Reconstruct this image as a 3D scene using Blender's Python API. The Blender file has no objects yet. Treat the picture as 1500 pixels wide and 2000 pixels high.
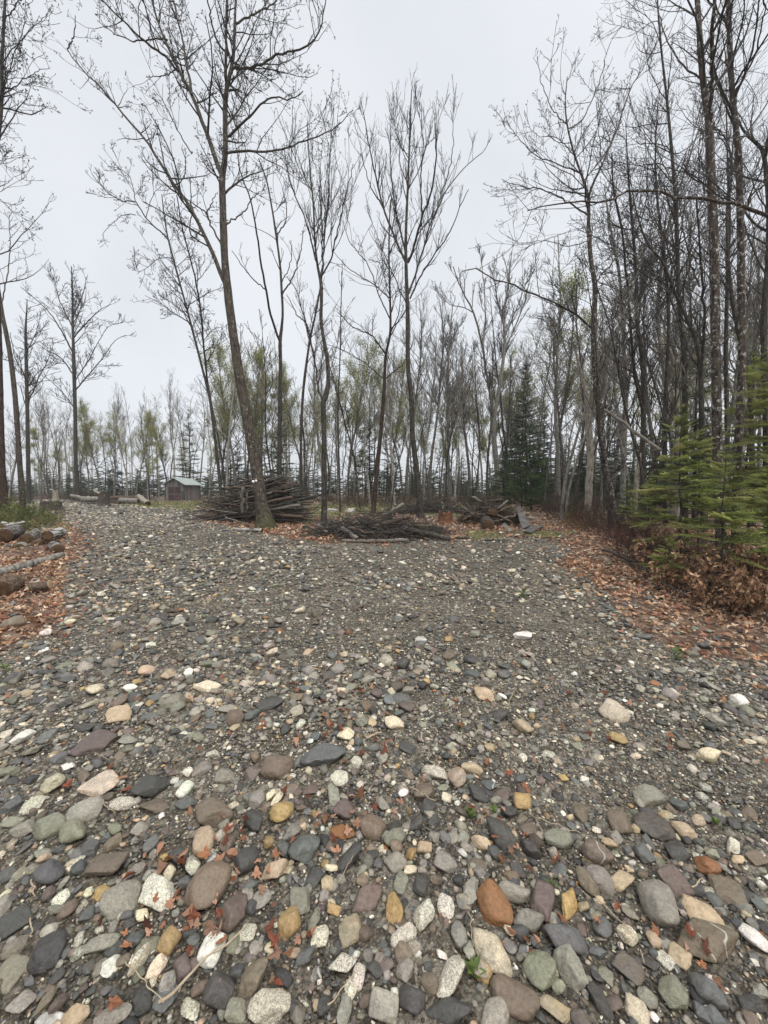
import bpy, math, random
import numpy as np
from math import radians as RAD

rng = np.random.default_rng(11)
random.seed(5)
C = bpy.context.scene.collection
W, H, F, CX, CY = 1500, 2000, 750.0, 750.0, 1000.0
PITCH = RAD(-3.05)
CAMZ = 1.5
PI = math.pi

SKY_DECK, EXPOSURE, HAZE, DENOISE = .90, 0.15, 0.0012, True
# ------------------------------------------------------------------ numeric helpers
def sm(a, b, x):
    t = np.clip((np.asarray(x, float) - a) / (b - a), 0, 1)
    return t * t * (3 - 2 * t)

def hsh(i, j, s):
    v = np.sin(i * 127.1 + j * 311.7 + s * 74.7) * 43758.5453
    return v - np.floor(v)

def vnoise(x, y, s=0):
    x = np.asarray(x, float); y = np.asarray(y, float)
    i = np.floor(x); j = np.floor(y); u = x - i; v = y - j
    u = u * u * (3 - 2 * u); v = v * v * (3 - 2 * v)
    a = hsh(i, j, s); b = hsh(i + 1, j, s); c = hsh(i, j + 1, s); d = hsh(i + 1, j + 1, s)
    return (a * (1 - u) + b * u) * (1 - v) + (c * (1 - u) + d * u) * v

def fbm(x, y, s=0):
    return .55 * vnoise(x, y, s) + .3 * vnoise(x * 2.1, y * 2.1, s + 1) + .15 * vnoise(x * 4.3, y * 4.3, s + 2)

def gz(x, y):
    x = np.asarray(x, float); y = np.asarray(y, float)
    z = .6 * sm(1.0, 11.5, y) + .12 * sm(12, 40, y)
    z = z + .10 * (fbm(x * .35, y * .35, 3) - .5) * sm(0, 4, y) + .05 * (fbm(x * 1.1, y * 1.1, 9) - .5)
    z = z + .10 * sm(-3.4, -5.2, x) * sm(2, 4, y) * (1 - sm(9, 12, y))      # low bank at the log pile
    z = z - .12 * sm(4.0, 5.5, x - .1 * y) * sm(2, 4, y) * (1 - sm(10, 14, y))    # ditch along the forest edge
    return z

cp, sp_ = math.cos(PITCH), math.sin(PITCH)
def ray(px, py):
    a = (px - CX) / F; b = -(py - CY) / F
    return np.array([a, cp - b * sp_, sp_ + b * cp])
def P3(px, py, d):
    r = ray(px, py); r = r * (d / r[1])
    return np.array([r[0], r[1], r[2] + CAMZ])
def G(px, py):
    r = ray(px, py); z = .5
    for _ in range(30):
        if r[2] > -1e-4: return P3(px, py, 60.)
        k = min((z - CAMZ) / r[2], 90.); p = r * k
        z = .5 * z + .5 * float(gz(p[0], p[1]))
    return np.array([p[0], p[1], float(gz(p[0], p[1]))])
def proj(X, Y, Z):
    X = np.asarray(X, float); Y = np.asarray(Y, float); Z = np.asarray(Z, float) - CAMZ
    f = Y * cp + Z * sp_; u = -Y * sp_ + Z * cp
    f = np.where(f < .05, .05, f)
    return CX + F * X / f, CY - F * u / f
def inpoly(px, py, poly):
    px = np.asarray(px); py = np.asarray(py); r = np.zeros(px.shape, bool); n = len(poly)
    for i in range(n):
        x1, y1 = poly[i]; x2, y2 = poly[(i + 1) % n]
        if y1 == y2: continue
        c = ((y1 > py) != (y2 > py)) & (px < (x2 - x1) * (py - y1) / (y2 - y1) + x1)
        r ^= c
    return r

def norm(v):
    return v / np.maximum(np.linalg.norm(v, axis=-1, keepdims=True), 1e-9)

# ------------------------------------------------------------------ mesh helpers
class MB:
    def __init__(s): s.V = []; s.F = []; s.A = []; s.M = []; s.n = 0
    def add(s, V, Fc, A=None, m=0):
        V = np.asarray(V, np.float32).reshape(-1, 3); Fc = np.asarray(Fc, np.int32).reshape(-1, 3)
        s.V.append(V); s.F.append(Fc + s.n); s.n += len(V); s.M.append(np.full(len(Fc), m, np.int32))
        if A is not None: s.A.append(np.asarray(A, np.float32).reshape(len(V), -1))
    def build(s, name, mats, parent=None, origin=None, smooth=True):
        V = np.concatenate(s.V); Fc = np.concatenate(s.F)
        if origin is not None: V = V - np.asarray(origin, np.float32)
        me = bpy.data.meshes.new(name)
        me.vertices.add(len(V)); me.vertices.foreach_set('co', V.ravel())
        me.loops.add(Fc.size); me.loops.foreach_set('vertex_index', Fc.ravel())
        me.polygons.add(len(Fc)); me.polygons.foreach_set('loop_start', np.arange(0, Fc.size, 3, dtype=np.int32))
        if not isinstance(mats, (list, tuple)): mats = [mats]
        for m in mats: me.materials.append(m)
        if len(mats) > 1: me.polygons.foreach_set('material_index', np.concatenate(s.M))
        me.polygons.foreach_set('use_smooth', np.full(len(Fc), smooth, bool))
        if s.A:
            A = np.concatenate(s.A)
            for k in range(A.shape[1] // 4):
                at = me.attributes.new('tint' if k == 0 else 'tint2', 'FLOAT_COLOR', 'POINT')
                at.data.foreach_set('color', np.ascontiguousarray(A[:, 4 * k:4 * k + 4]).ravel())
        me.update(calc_edges=True)
        o = bpy.data.objects.new(name, me); C.objects.link(o)
        if parent is not None: o.parent = parent
        elif origin is not None: o.location = origin
        return o

def tag(o, label=None, cat=None, group=None, kind=None):
    if label: o['label'] = label
    if cat: o['category'] = cat
    if group: o['group'] = group
    if kind: o['kind'] = kind
    return o
def empty(name, loc, label, cat, group=None):
    o = bpy.data.objects.new(name, None); C.objects.link(o); o.location = loc
    o.empty_display_size = .2
    return tag(o, label, cat, group)
def copy_tree(root, loc, rz=0, scale=1., label=None, group=None):
    r = root.copy(); C.objects.link(r); r.location = loc; r.rotation_euler = (0, 0, rz)
    r.scale = (scale,) * 3 if not hasattr(scale, '__len__') else scale
    if label: r['label'] = label
    if group: r['group'] = group
    for ch in root.children:
        c = ch.copy(); C.objects.link(c); c.parent = r
    return r

def tubes(P, R, k=4, cap=False):
    """P (M,n,3) polylines, R (M,n) radii -> vertices and triangles"""
    P = np.asarray(P, float); R = np.asarray(R, float)
    if P.ndim == 2: P = P[None]; R = R[None]
    M, n, _ = P.shape
    T = norm(np.gradient(P, axis=1))
    mean = np.abs(T.mean(1)); ref = np.eye(3)[mean.argmin(1)]
    U = norm(np.cross(T, ref[:, None, :])); Vv = np.cross(T, U)
    a = np.arange(k) * 2 * PI / k
    ring = np.cos(a)[None, None, :, None] * U[:, :, None, :] + np.sin(a)[None, None, :, None] * Vv[:, :, None, :]
    V = P[:, :, None, :] + ring * R[:, :, None, None]
    V = V.reshape(-1, 3)
    i = np.arange(n - 1)[:, None] * k; j = np.arange(k)[None, :]; j2 = (j + 1) % k
    a0 = (i + j).ravel(); b0 = (i + j2).ravel(); c0 = a0 + k; d0 = b0 + k
    f = np.concatenate([np.stack([a0, d0, b0], 1), np.stack([a0, c0, d0], 1)])
    Fc = (f[None] + (np.arange(M) * n * k)[:, None, None]).reshape(-1, 3)
    if cap:
        ex = []; fx = []; base = len(V)
        for m in range(M):
            for e, fl in ((0, 1), (n - 1, 0)):
                ex.append(P[m, e]); ci = base + len(ex) - 1; o = m * n * k + e * k
                for q in range(k):
                    t = (ci, o + q, o + (q + 1) % k)
                    fx.append(t if fl else (t[0], t[2], t[1]))
        V = np.concatenate([V, np.array(ex)]); Fc = np.concatenate([Fc, np.array(fx)])
    return V, Fc

def spline(pts, n):
    """Catmull-Rom through pts (m,k) resampled to n"""
    pts = np.asarray(pts, float)
    if len(pts) == 2: return pts[0] + (pts[1] - pts[0]) * np.linspace(0, 1, n)[:, None]
    L = np.concatenate([[0], np.cumsum(np.linalg.norm(np.diff(pts[:, :3], axis=0), axis=1))])
    Q = np.concatenate([[2 * pts[0] - pts[1]], pts, [2 * pts[-1] - pts[-2]]])
    out = []
    for s in np.linspace(0, L[-1], n):
        i = int(min(np.searchsorted(L, s, side='right') - 1, len(pts) - 2)); i = max(i, 0)
        t = (s - L[i]) / max(L[i + 1] - L[i], 1e-9)
        p0, p1, p2, p3 = Q[i], Q[i + 1], Q[i + 2], Q[i + 3]
        out.append(.5 * (2 * p1 + (p2 - p0) * t + (2 * p0 - 5 * p1 + 4 * p2 - p3) * t * t + (3 * p1 - p0 - 3 * p2 + p3) * t ** 3))
    return np.array(out)

def inst(PV, PF, T, t):
    """copies of prototype (p,3),(f,3) under matrices T (N,3,3) and offsets t (N,3)"""
    N = len(t); p = len(PV)
    V = np.einsum('nij,pj->npi', T, PV) + t[:, None, :]
    Fc = PF[None] + (np.arange(N) * p)[:, None, None]
    return V.reshape(-1, 3), Fc.reshape(-1, 3)

def rotz(a):
    c, s = np.cos(a), np.sin(a); z = np.zeros_like(c); o = np.ones_like(c)
    return np.stack([np.stack([c, -s, z], -1), np.stack([s, c, z], -1), np.stack([z, z, o], -1)], -2)
def rotx(a):
    c, s = np.cos(a), np.sin(a); z = np.zeros_like(c); o = np.ones_like(c)
    return np.stack([np.stack([o, z, z], -1), np.stack([z, c, -s], -1), np.stack([z, s, c], -1)], -2)
def roty(a):
    c, s = np.cos(a), np.sin(a); z = np.zeros_like(c); o = np.ones_like(c)
    return np.stack([np.stack([c, z, s], -1), np.stack([z, o, z], -1), np.stack([-s, z, c], -1)], -2)
def basis(x, up=(0, 0, 1)):
    """matrices whose first column is x"""
    x = norm(x); u = np.broadcast_to(np.asarray(up, float), x.shape)
    y = norm(np.cross(u, x) + 1e-6); z = np.cross(x, y)
    return np.stack([x, y, z], -1)

def ico(n):
    t = (1 + 5 ** .5) / 2
    V = [(-1, t, 0), (1, t, 0), (-1, -t, 0), (1, -t, 0), (0, -1, t), (0, 1, t), (0, -1, -t), (0, 1, -t), (t, 0, -1), (t, 0, 1), (-t, 0, -1), (-t, 0, 1)]
    Fc = [(0, 11, 5), (0, 5, 1), (0, 1, 7), (0, 7, 10), (0, 10, 11), (1, 5, 9), (5, 11, 4), (11, 10, 2), (10, 7, 6), (7, 1, 8), (3, 9, 4), (3, 4, 2), (3, 2, 6), (3, 6, 8), (3, 8, 9), (4, 9, 5), (2, 4, 11), (6, 2, 10), (8, 6, 7), (9, 8, 1)]
    V = [np.array(v) / np.linalg.norm(v) for v in V]
    for _ in range(n):
        mid = {}; F2 = []
        def m(a, b):
            k = (min(a, b), max(a, b))
            if k not in mid:
                q = V[a] + V[b]; V.append(q / np.linalg.norm(q)); mid[k] = len(V) - 1
            return mid[k]
        for a, b, c in Fc:
            x, y, z = m(a, b), m(b, c), m(c, a)
            F2 += [(a, x, z), (b, y, x), (c, z, y), (x, y, z)]
        Fc = F2
    return np.array(V), np.array(Fc, np.int32)
ICO = [ico(i) for i in range(4)]

# ------------------------------------------------------------------ materials
class NT:
    def __init__(s, name):
        s.m = bpy.data.materials.new(name); s.m.use_nodes = True; s.t = s.m.node_tree
        s.t.nodes.clear(); s.out = s.n('ShaderNodeOutputMaterial'); s.b = s.n('ShaderNodeBsdfPrincipled')
        s.l(s.b.outputs[0], s.out.inputs['Surface'])
    def n(s, ty, **kw):
        x = s.t.nodes.new(ty)
        for k, v in kw.items(): setattr(x, k, v)
        return x
    def l(s, a, b): s.t.links.new(a, b)
    def pos(s, scale=(1, 1, 1), obj=False):
        mp = s.n('ShaderNodeMapping'); mp.inputs['Scale'].default_value = scale
        if obj: s.l(s.n('ShaderNodeTexCoord').outputs['Object'], mp.inputs[0])
        else: s.l(s.n('ShaderNodeNewGeometry').outputs['Position'], mp.inputs[0])
        return mp.outputs[0]
    def noise(s, v, scale, detail=4, rough=.6):
        x = s.n('ShaderNodeTexNoise'); x.inputs['Scale'].default_value = scale
        x.inputs['Detail'].default_value = detail; x.inputs['Roughness'].default_value = rough
        s.l(v, x.inputs['Vector']); return x.outputs['Fac']
    def vor(s, v, scale, feat='F1', out='Distance'):
        x = s.n('ShaderNodeTexVoronoi'); x.feature = feat; x.inputs['Scale'].default_value = scale
        s.l(v, x.inputs['Vector']); return x.outputs[out]
    def ramp(s, f, stops):
        r = s.n('ShaderNodeValToRGB'); e = r.color_ramp.elements
        while len(e) < len(stops): e.new(.5)
        for q, (p, c) in zip(e, stops):
            q.position = p; q.color = tuple(c) + (1,) if hasattr(c, '__len__') else (c, c, c, 1)
        s.l(f, r.inputs[0]); return r.outputs[0]
    def mix(s, f, a, b, mode='MIX'):
        x = s.n('ShaderNodeMix'); x.data_type = 'RGBA'; x.blend_type = mode
        for v, i in ((f, 0), (a, 6), (b, 7)):
            if isinstance(v, bpy.types.NodeSocket): s.l(v, x.inputs[i])
            elif i == 0: x.inputs[0].default_value = v
            else: x.inputs[i].default_value = (tuple(v) + (1,))[:4]
        return x.outputs[2]
    def math(s, op, a, b=None):
        x = s.n('ShaderNodeMath'); x.operation = op
        for v, i in ((a, 0), (b, 1)):
            if v is None: continue
            if isinstance(v, bpy.types.NodeSocket): s.l(v, x.inputs[i])
            else: x.inputs[i].default_value = v
        return x.outputs[0]
    def bump(s, h, dist, strength=1.):
        x = s.n('ShaderNodeBump'); x.inputs['Distance'].default_value = dist; x.inputs['Strength'].default_value = strength
        s.l(h, x.inputs['Height']); s.l(x.outputs[0], s.b.inputs['Normal'])
    def done(s, col, rough=.8, spec=.3):
        for v, k in ((col, 'Base Color'), (rough, 'Roughness')):
            if isinstance(v, bpy.types.NodeSocket): s.l(v, s.b.inputs[k])
            else: s.b.inputs[k].default_value = (tuple(v) + (1,))[:4] if k == 'Base Color' else v
        s.b.inputs['Specular IOR Level'].default_value = spec
        return s.m
    def attr(s, name):
        a = s.n('ShaderNodeAttribute'); a.attribute_name = name; return a

def mat_bark(name, c1, c2, lich=0., lcol=(.42, .43, .38), moss=0., zs=.3, scale=14, bump=.02):
    t = NT(name); v = t.pos((1, 1, zs), obj=False)
    n1 = t.noise(v, scale, 6, .65); cr = t.vor(v, scale * 1.6)
    col = t.ramp(t.math('ADD', t.math('MULTIPLY', n1, .75), t.math('MULTIPLY', cr, .35)), [(.36, c1), (.62, c2)])
    if lich > 0:
        v2 = t.pos((1, 1, .8)); f = t.ramp(t.noise(v2, 17, 6, .75), [(.65 - .09 * lich, 0.), (.69 - .09 * lich, 1.)])
        col = t.mix(t.math('MULTIPLY', f, min(1, .5 + lich * .5)), col, lcol)
    if moss > 0:
        sx = t.n('ShaderNodeSeparateXYZ'); t.l(t.n('ShaderNodeNewGeometry').outputs['Position'], sx.inputs[0])
        f = t.math('ADD', sx.outputs[2], t.math('MULTIPLY', t.noise(t.pos(), 6, 4), .9))
        f = t.math('SUBTRACT', 1.55, f)
        f = t.math('MULTIPLY', f, 1.6); cl = t.n('ShaderNodeClamp'); t.l(f, cl.inputs[0])
        col = t.mix(t.math('MULTIPLY', cl.outputs[0], moss), col, (.050, .050, .014))
    t.bump(t.math('ADD', n1, cr), bump)
    return t.done(col, .85, .2)
def mat_birch(name, pale, dark, amt=.5):
    t = NT(name); v = t.pos((1.2, 1.2, 9)); n = t.noise(v, 4, 4, .7)
    f = t.ramp(n, [(.40 + .12 * amt, 0.), (.50 + .12 * amt, 1.)])
    base = t.mix(t.noise(t.pos((1, 1, .4)), 7, 4), tuple(.6 * x for x in pale), pale)
    col = t.mix(f, base, dark); t.bump(n, .01)
    return t.done(col, .7, .25)
def mat_flat(name, c1, c2, scale=12, rough=.8, spec=.25):
    t = NT(name); n = t.noise(t.pos(), scale, 4)
    return t.done(t.ramp(n, [(.3, c1), (.7, c2)]), rough, spec)
def mat_tint(name, rough=.7, spec=.3, trans=0., vary=.5, scale=40):
    t = NT(name); a = t.attr('tint'); n = t.noise(t.pos(), scale, 3)
    k = t.math('ADD', t.math('MULTIPLY', n, vary * 2), 1 - vary)
    g = t.n('ShaderNodeCombineColor'); [t.l(k, g.inputs[i]) for i in range(3)]
    col = t.mix(1., a.outputs['Color'], g.outputs[0], 'MULTIPLY')
    m = t.done(col, rough, spec)
    if trans > 0:
        tr = t.n('ShaderNodeBsdfTranslucent'); t.l(col, tr.inputs[0]); mx = t.n('ShaderNodeMixShader')
        mx.inputs[0].default_value = trans
        t.l(t.b.outputs[0], mx.inputs[1]); t.l(tr.outputs[0], mx.inputs[2]); t.l(mx.outputs[0], t.out.inputs[0])
    return m
def mat_stone():
    t = NT('stone_surface'); a = t.attr('tint'); b = t.attr('tint2'); v = t.pos()
    mask = t.ramp(t.noise(v, 16, 5, .65), [(.40, 0.), (.60, 1.)])
    col = t.mix(mask, a.outputs['Color'], b.outputs['Color'])
    # mineral grains, only on stones whose first tint has a high alpha
    sp = t.vor(v, 330, out='Color'); bw = t.n('ShaderNodeRGBToBW'); t.l(sp, bw.inputs[0])
    grain = t.ramp(bw.outputs[0], [(.2, (.36, .36, .35)), (.36, (.84, .83, .80)), (.55, (1.08, 1.06, 1.02)), (.75, (1.35, 1.33, 1.28))])
    col = t.mix(a.outputs['Alpha'], col, t.mix(1., col, grain, 'MULTIPLY'))
    # pale veins, only where the second tint has alpha
    w = t.n('ShaderNodeTexWave'); w.inputs['Scale'].default_value = 3; w.inputs['Distortion'].default_value = 22; w.inputs['Detail'].default_value = 3
    t.l(v, w.inputs['Vector']); vf = t.ramp(w.outputs['Fac'], [(.965, 0.), (.995, 1.)])
    col = t.mix(t.math('MULTIPLY', vf, b.outputs['Alpha']), col, (.55, .53, .47))
    n2 = t.noise(v, 75, 6, .75); k = t.ramp(n2, [(.25, .55), (.75, 1.4)])
    col = t.mix(1., col, k, 'MULTIPLY')
    n3 = t.noise(v, 22, 5, .65)
    t.bump(t.math('ADD', t.math('MULTIPLY', n2, .6), n3), .009)
    return t.done(col, t.ramp(t.noise(v, 9, 3), [(.3, .30), (.7, .62)]), .5)

M = {}
M['stone'] = mat_stone()
M['bark_dark'] = mat_bark('dark_maple_bark', (.016, .014, .012), (.070, .060, .048), .6, (.22, .22, .18))
M['bark_moss'] = mat_bark('mossy_maple_bark', (.020, .016, .013), (.090, .074, .056), .8, (.26, .245, .20), moss=.85)
M['bark_lichen'] = mat_bark('lichen_spotted_bark', (.022, .016, .013), (.085, .064, .050), 1.0, (.42, .42, .38))
M['bark_red'] = mat_bark('reddish_dark_bark', (.020, .013, .010), (.068, .044, .033), .4, (.24, .23, .2))
M['bark_grey'] = mat_bark('grey_bark', (.085, .077, .065), (.27, .25, .215), .7, (.27, .28, .24))
M['bark_pale'] = mat_bark('pale_snag_wood', (.12, .10, .08), (.36, .32, .26), .4, (.45, .43, .37))
M['birch'] = mat_birch('white_birch_bark', (.52, .50, .45), (.06, .05, .045), .5)
M['birch_grey'] = mat_birch('grey_birch_bark', (.25, .23, .20), (.06, .05, .045), .25)
M['twig'] = mat_flat('dark_twig_bark', (.022, .019, .017), (.060, .052, .045))
M['twig_grey'] = mat_flat('grey_twig_bark', (.13, .115, .095), (.28, .25, .21))
M['twig_far'] = mat_flat('brown_grey_twig_bark', (.075, .064, .052), (.19, .165, .135))
M['twig_red'] = mat_flat('red_brown_twig_bark', (.045, .018, .014), (.13, .062, .045))
M['twig_under'] = mat_flat('brown_brush_bark', (.055, .038, .026), (.16, .115, .08))
M['bud'] = mat_flat('unopened_bud', (.035, .027, .018), (.095, .075, .04))
M['leaf_new'] = mat_tint('young_green_leaf', .6, .3, .35, .3)
M['needle'] = mat_tint('fir_needle', .55, .3, .22, .5, 9)
M['dead_leaf'] = mat_tint('dry_brown_leaf', .75, .25, .2, .45, 60)
M['grass'] = mat_tint('grass_blade', .6, .3, .2, .3, 8)
M['stick_dark'] = mat_bark('wet_dark_stick_bark', (.014, .012, .010), (.085, .074, .063), .7, (.22, .21, .19), scale=22, zs=1., bump=.008)
M['stick_grey'] = mat_bark('weathered_stick_bark', (.07, .06, .05), (.21, .185, .155), .4, (.3, .29, .26), scale=22, zs=1., bump=.008)
M['stick_brown'] = mat_bark('brown_stick_bark', (.04, .028, .02), (.14, .10, .072), .3, (.25, .23, .2), scale=22, zs=1., bump=.008)
M['straw'] = mat_flat('dry_straw', (.28, .22, .14), (.45, .37, .26), 30)
M['cutwood'] = mat_flat('wet_cut_wood', (.025, .015, .009), (.13, .075, .038), 18)
M['cutwood_pale'] = mat_flat('pale_cut_wood', (.30, .20, .11), (.45, .33, .20), 30)

# ------------------------------------------------------------------ camera, light, world
cam = bpy.data.cameras.new('camera'); cam.sensor_fit = 'HORIZONTAL'; cam.sensor_width = 36; cam.lens = 18
cam.clip_start = .05; cam.clip_end = 1500
co = bpy.data.objects.new('camera', cam); C.objects.link(co)
co.location = (0, 0, CAMZ); co.rotation_euler = (PI / 2 + PITCH, 0, 0)
bpy.context.scene.camera = co

SUN_EL, SUN_AZ = RAD(58), RAD(150)      # behind an even overcast, a little behind the camera
sun = bpy.data.lights.new('sun', 'SUN'); sun.energy = 1.5; sun.angle = RAD(18); sun.color = (1, .96, .9)
so = bpy.data.objects.new('sun', sun); C.objects.link(so); so.location = (0, 0, 60)
so.rotation_euler = (PI / 2 - SUN_EL, 0, PI - SUN_AZ)

wd = bpy.data.worlds.new('World'); bpy.context.scene.world = wd; wd.use_nodes = True
nt = wd.node_tree; nt.nodes.clear()
wo = nt.nodes.new('ShaderNodeOutputWorld')
sky = nt.nodes.new('ShaderNodeTexSky'); sky.sky_type = 'NISHITA'; sky.sun_disc = False
sky.sun_elevation = SUN_EL; sky.sun_rotation = SUN_AZ; sky.dust_density = 4; sky.air_density = 1
b1 = nt.nodes.new('ShaderNodeBackground'); b1.inputs[1].default_value = .05
hs = nt.nodes.new('ShaderNodeHueSaturation'); hs.inputs['Saturation'].default_value = .35
nt.links.new(sky.outputs[0], hs.inputs['Color']); nt.links.new(hs.outputs[0], b1.inputs[0])
b2 = nt.nodes.new('ShaderNodeBackground')       # the cloud deck: soft, almost even
tc = nt.nodes.new('ShaderNodeTexCoord'); nz = nt.nodes.new('ShaderNodeTexNoise')
nz.inputs['Scale'].default_value = 2.2; nz.inputs['Detail'].default_value = 4
nt.links.new(tc.outputs['Generated'], nz.inputs['Vector'])
rp = nt.nodes.new('ShaderNodeValToRGB'); e = rp.color_ramp.elements
e[0].position = .3; e[0].color = (.615, .643, .68, 1); e[1].position = .7; e[1].color = (.735, .757, .785, 1)
nt.links.new(nz.outputs['Fac'], rp.inputs[0]); # an overcast deck is much brighter overhead than near the horizon
sz = nt.nodes.new('ShaderNodeSeparateXYZ'); nt.links.new(tc.outputs['Generated'], sz.inputs[0])
rz = nt.nodes.new('ShaderNodeMapRange'); rz.interpolation_type = 'SMOOTHSTEP'; rz.inputs[1].default_value = .76; rz.inputs[2].default_value = 1.; rz.inputs[3].default_value = 1.; rz.inputs[4].default_value = 3.4
nt.links.new(sz.outputs[2], rz.inputs[0]); vm = nt.nodes.new('ShaderNodeVectorMath'); vm.operation = 'SCALE'
nt.links.new(rp.outputs[0], vm.inputs[0]); nt.links.new(rz.outputs[0], vm.inputs['Scale']); nt.links.new(vm.outputs[0], b2.inputs[0]); b2.inputs[1].default_value = SKY_DECK
ad = nt.nodes.new('ShaderNodeAddShader'); nt.links.new(b1.outputs[0], ad.inputs[0]); nt.links.new(b2.outputs[0], ad.inputs[1])
nt.links.new(ad.outputs[0], wo.inputs[0])

sc = bpy.context.scene
sc.view_settings.view_transform = 'Standard'; sc.view_settings.look = 'None'; sc.view_settings.gamma = 1
sc.view_settings.exposure = EXPOSURE
sc.cycles.use_denoising = DENOISE; sc.cycles.use_adaptive_sampling = False
sc.cycles.max_bounces = 5; sc.cycles.diffuse_bounces = 3; sc.cycles.glossy_bounces = 2; sc.cycles.transmission_bounces = 3
sc.cycles.volume_bounces = 0

# ------------------------------------------------------------------ zones of the ground (outlines seen on the gravel edge)
ROAD = [(-700, 1500), (-250, 1330), (0, 1275), (85, 1235), (125, 1195), (115, 1150), (125, 1105), (175, 1066), (160, 1040), (110, 1010), (62, 988), (50, 979), (-200, 972.5), (-200, 970.5), (120, 976), (200, 982), (300, 993), (400, 1000), (400, 1020), (470, 1033),
        (540, 1047), (640, 1058), (800, 1060), (900, 1052), (1000, 1052), (1090, 1057), (1112, 1083), (1078, 1097), (1180, 1152), (1235, 1225), (1340, 1285), (1500, 1302), (1900, 1350), (2600, 1500), (2600, 6000), (-1500, 6000)]
GRASSP = [[(170, 980), (300, 981), (420, 979), (425, 991), (380, 999), (300, 992), (200, 985)],
          [(560, 986), (760, 982), (1000, 988), (1000, 1003), (860, 1010), (760, 1004), (640, 1012), (570, 1008)],
          [(905, 1036), (990, 1040), (985, 1053), (900, 1052)], [(1020, 1038), (1120, 1036), (1100, 1054), (1030, 1056)],
          [(-60, 985), (70, 985), (150, 1015), (130, 1040), (-60, 1050)]]
def zones(X, Y):
    Z = gz(X, Y); px, py = proj(X, Y, Z)
    near = Y < .6
    wob = (fbm(X * 1.3, Y * 1.3, 21) - .5)
    pj = py + wob * 20 * np.clip((py - 975) / 60, 0, 2.5); pi = px + wob * 60
    road = inpoly(pi, pj, ROAD) | near
    road = road & ~((Y > 30) & (X > -8))
    gr = np.zeros(road.shape, bool)
    for p in GRASSP: gr |= inpoly(pi, pj, p)
    return road, gr & ~road

def axis(near, far, n):
    t = np.linspace(-1, 1, n); k = 5.2
    return np.sinh(t * k) / np.sinh(k) * far
gx = axis(0, 110, 300); gy0 = np.concatenate([np.linspace(-25, -1, 10), -1 + 121 * (np.expm1(np.linspace(0, 1, 330) * 5.2) / np.expm1(5.2))[1:]])
XX, YY = np.meshgrid(gx, gy0); ZZ = gz(XX, YY) + .018 * (fbm(XX * 6, YY * 6, 40) - .5)
road, gr = zones(XX, YY)
col = np.zeros(XX.shape + (4,)); col[..., 0] = ~road; col[..., 1] = gr; col[..., 3] = 1
nx, ny = len(gx), len(gy0)
ii = (np.arange(ny - 1)[:, None] * nx + np.arange(nx - 1)[None]).ravel()
fc = np.concatenate([np.stack([ii, ii + 1, ii + nx + 1], 1), np.stack([ii, ii + nx + 1, ii + nx], 1)])
mb = MB(); mb.add(np.stack([XX, YY, ZZ], -1), fc, col.reshape(-1, 4))

def mat_ground():
    t = NT('gravel_and_litter'); v = t.pos()
    a = t.n('ShaderNodeSeparateColor'); t.l(t.attr('tint').outputs['Color'], a.inputs[0])
    # packed dark grit: two sizes of grains, each grain its own colour
    def grains(scale):
        c = t.vor(v, scale, out='Color'); s = t.n('ShaderNodeSeparateColor'); t.l(c, s.inputs[0])
        return t.ramp(s.outputs[0], [(0., (.026, .022, .016)), (.4, (.078, .065, .046)), (.65, (.155, .130, .094)), (.82, (.27, .23, .17)), (.95, (.45, .40, .32))])
    g = t.mix(.5, grains(70), grains(150)); g = t.mix(.35, g, grains(28))
    soil = t.ramp(t.noise(v, 1.3, 5), [(.35, .62), (.65, 1.05)])
    g = t.mix(1., g, soil, 'MULTIPLY')
    mo = t.ramp(t.noise(v, .55, 4, .6), [(.56, 0.), (.70, .55)]); g = t.mix(mo, g, t.mix(.5, g, (.12, .105, .045)))
    # brown leaf litter
    lc = t.vor(v, 16, out='Color'); s2 = t.n('ShaderNodeSeparateColor'); t.l(lc, s2.inputs[0])
    lf = t.ramp(s2.outputs[0], [(0., (.045, .027, .017)), (.4, (.14, .08, .05)), (.7, (.26, .16, .105)), (.95, (.40, .28, .20))])
    lf = t.mix(.45, lf, t.ramp(t.noise(v, 9, 6, .7), [(.3, (.03, .018, .012)), (.7, (.15, .085, .05))]))
    gr_ = t.ramp(t.noise(v, 5, 6, .7), [(.25, (.05, .04, .016)), (.5, (.12, .125, .035)), (.75, (.23, .21, .08))])
    col = t.mix(a.outputs[0], g, lf); col = t.mix(a.outputs[1], col, gr_)
    h = t.math('ADD', t.vor(v, 55), t.math('MULTIPLY', t.noise(v, 30, 6, .7), 1.2))
    t.bump(h, .02)
    return t.done(col, t.ramp(t.noise(v, 3, 3), [(.3, .55), (.7, .85)]), .35)
tag(mb.build('ground', mat_ground()), kind='structure')

# ------------------------------------------------------------------ stones
PAL = {'dark grey': (.066, .065, .062), 'blue-grey': (.112, .118, .118), 'grey': (.25, .238, .212), 'brown': (.16, .128, .098), 'purplish brown': (.135, .105, .095),
       'greenish grey': (.21, .21, .165), 'tan': (.42, .335, .235), 'ochre': (.38, .265, .125), 'rusty orange': (.24, .115, .05), 'speckled pale': (.52, .50, .445), 'cream': (.55, .495, .39), 'white': (.66, .65, .61)}
SPK = {'speckled pale': .8, 'cream': .4, 'white': .25, 'ochre': .3, 'grey': .3, 'greenish grey': .2}
PW = {'dark grey': 21, 'blue-grey': 20, 'grey': 28, 'brown': 16, 'purplish brown': 5, 'greenish grey': 10, 'tan': 6, 'ochre': 1.6, 'rusty orange': .8, 'speckled pale': 8, 'cream': 5, 'white': 3}
PN = list(PAL); PP = np.array([PW[k] for k in PN]); PP = PP / PP.sum()
PA = np.array([PAL[k] for k in PN]); PS = np.array([SPK.get(k, .0) for k in PN])

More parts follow.
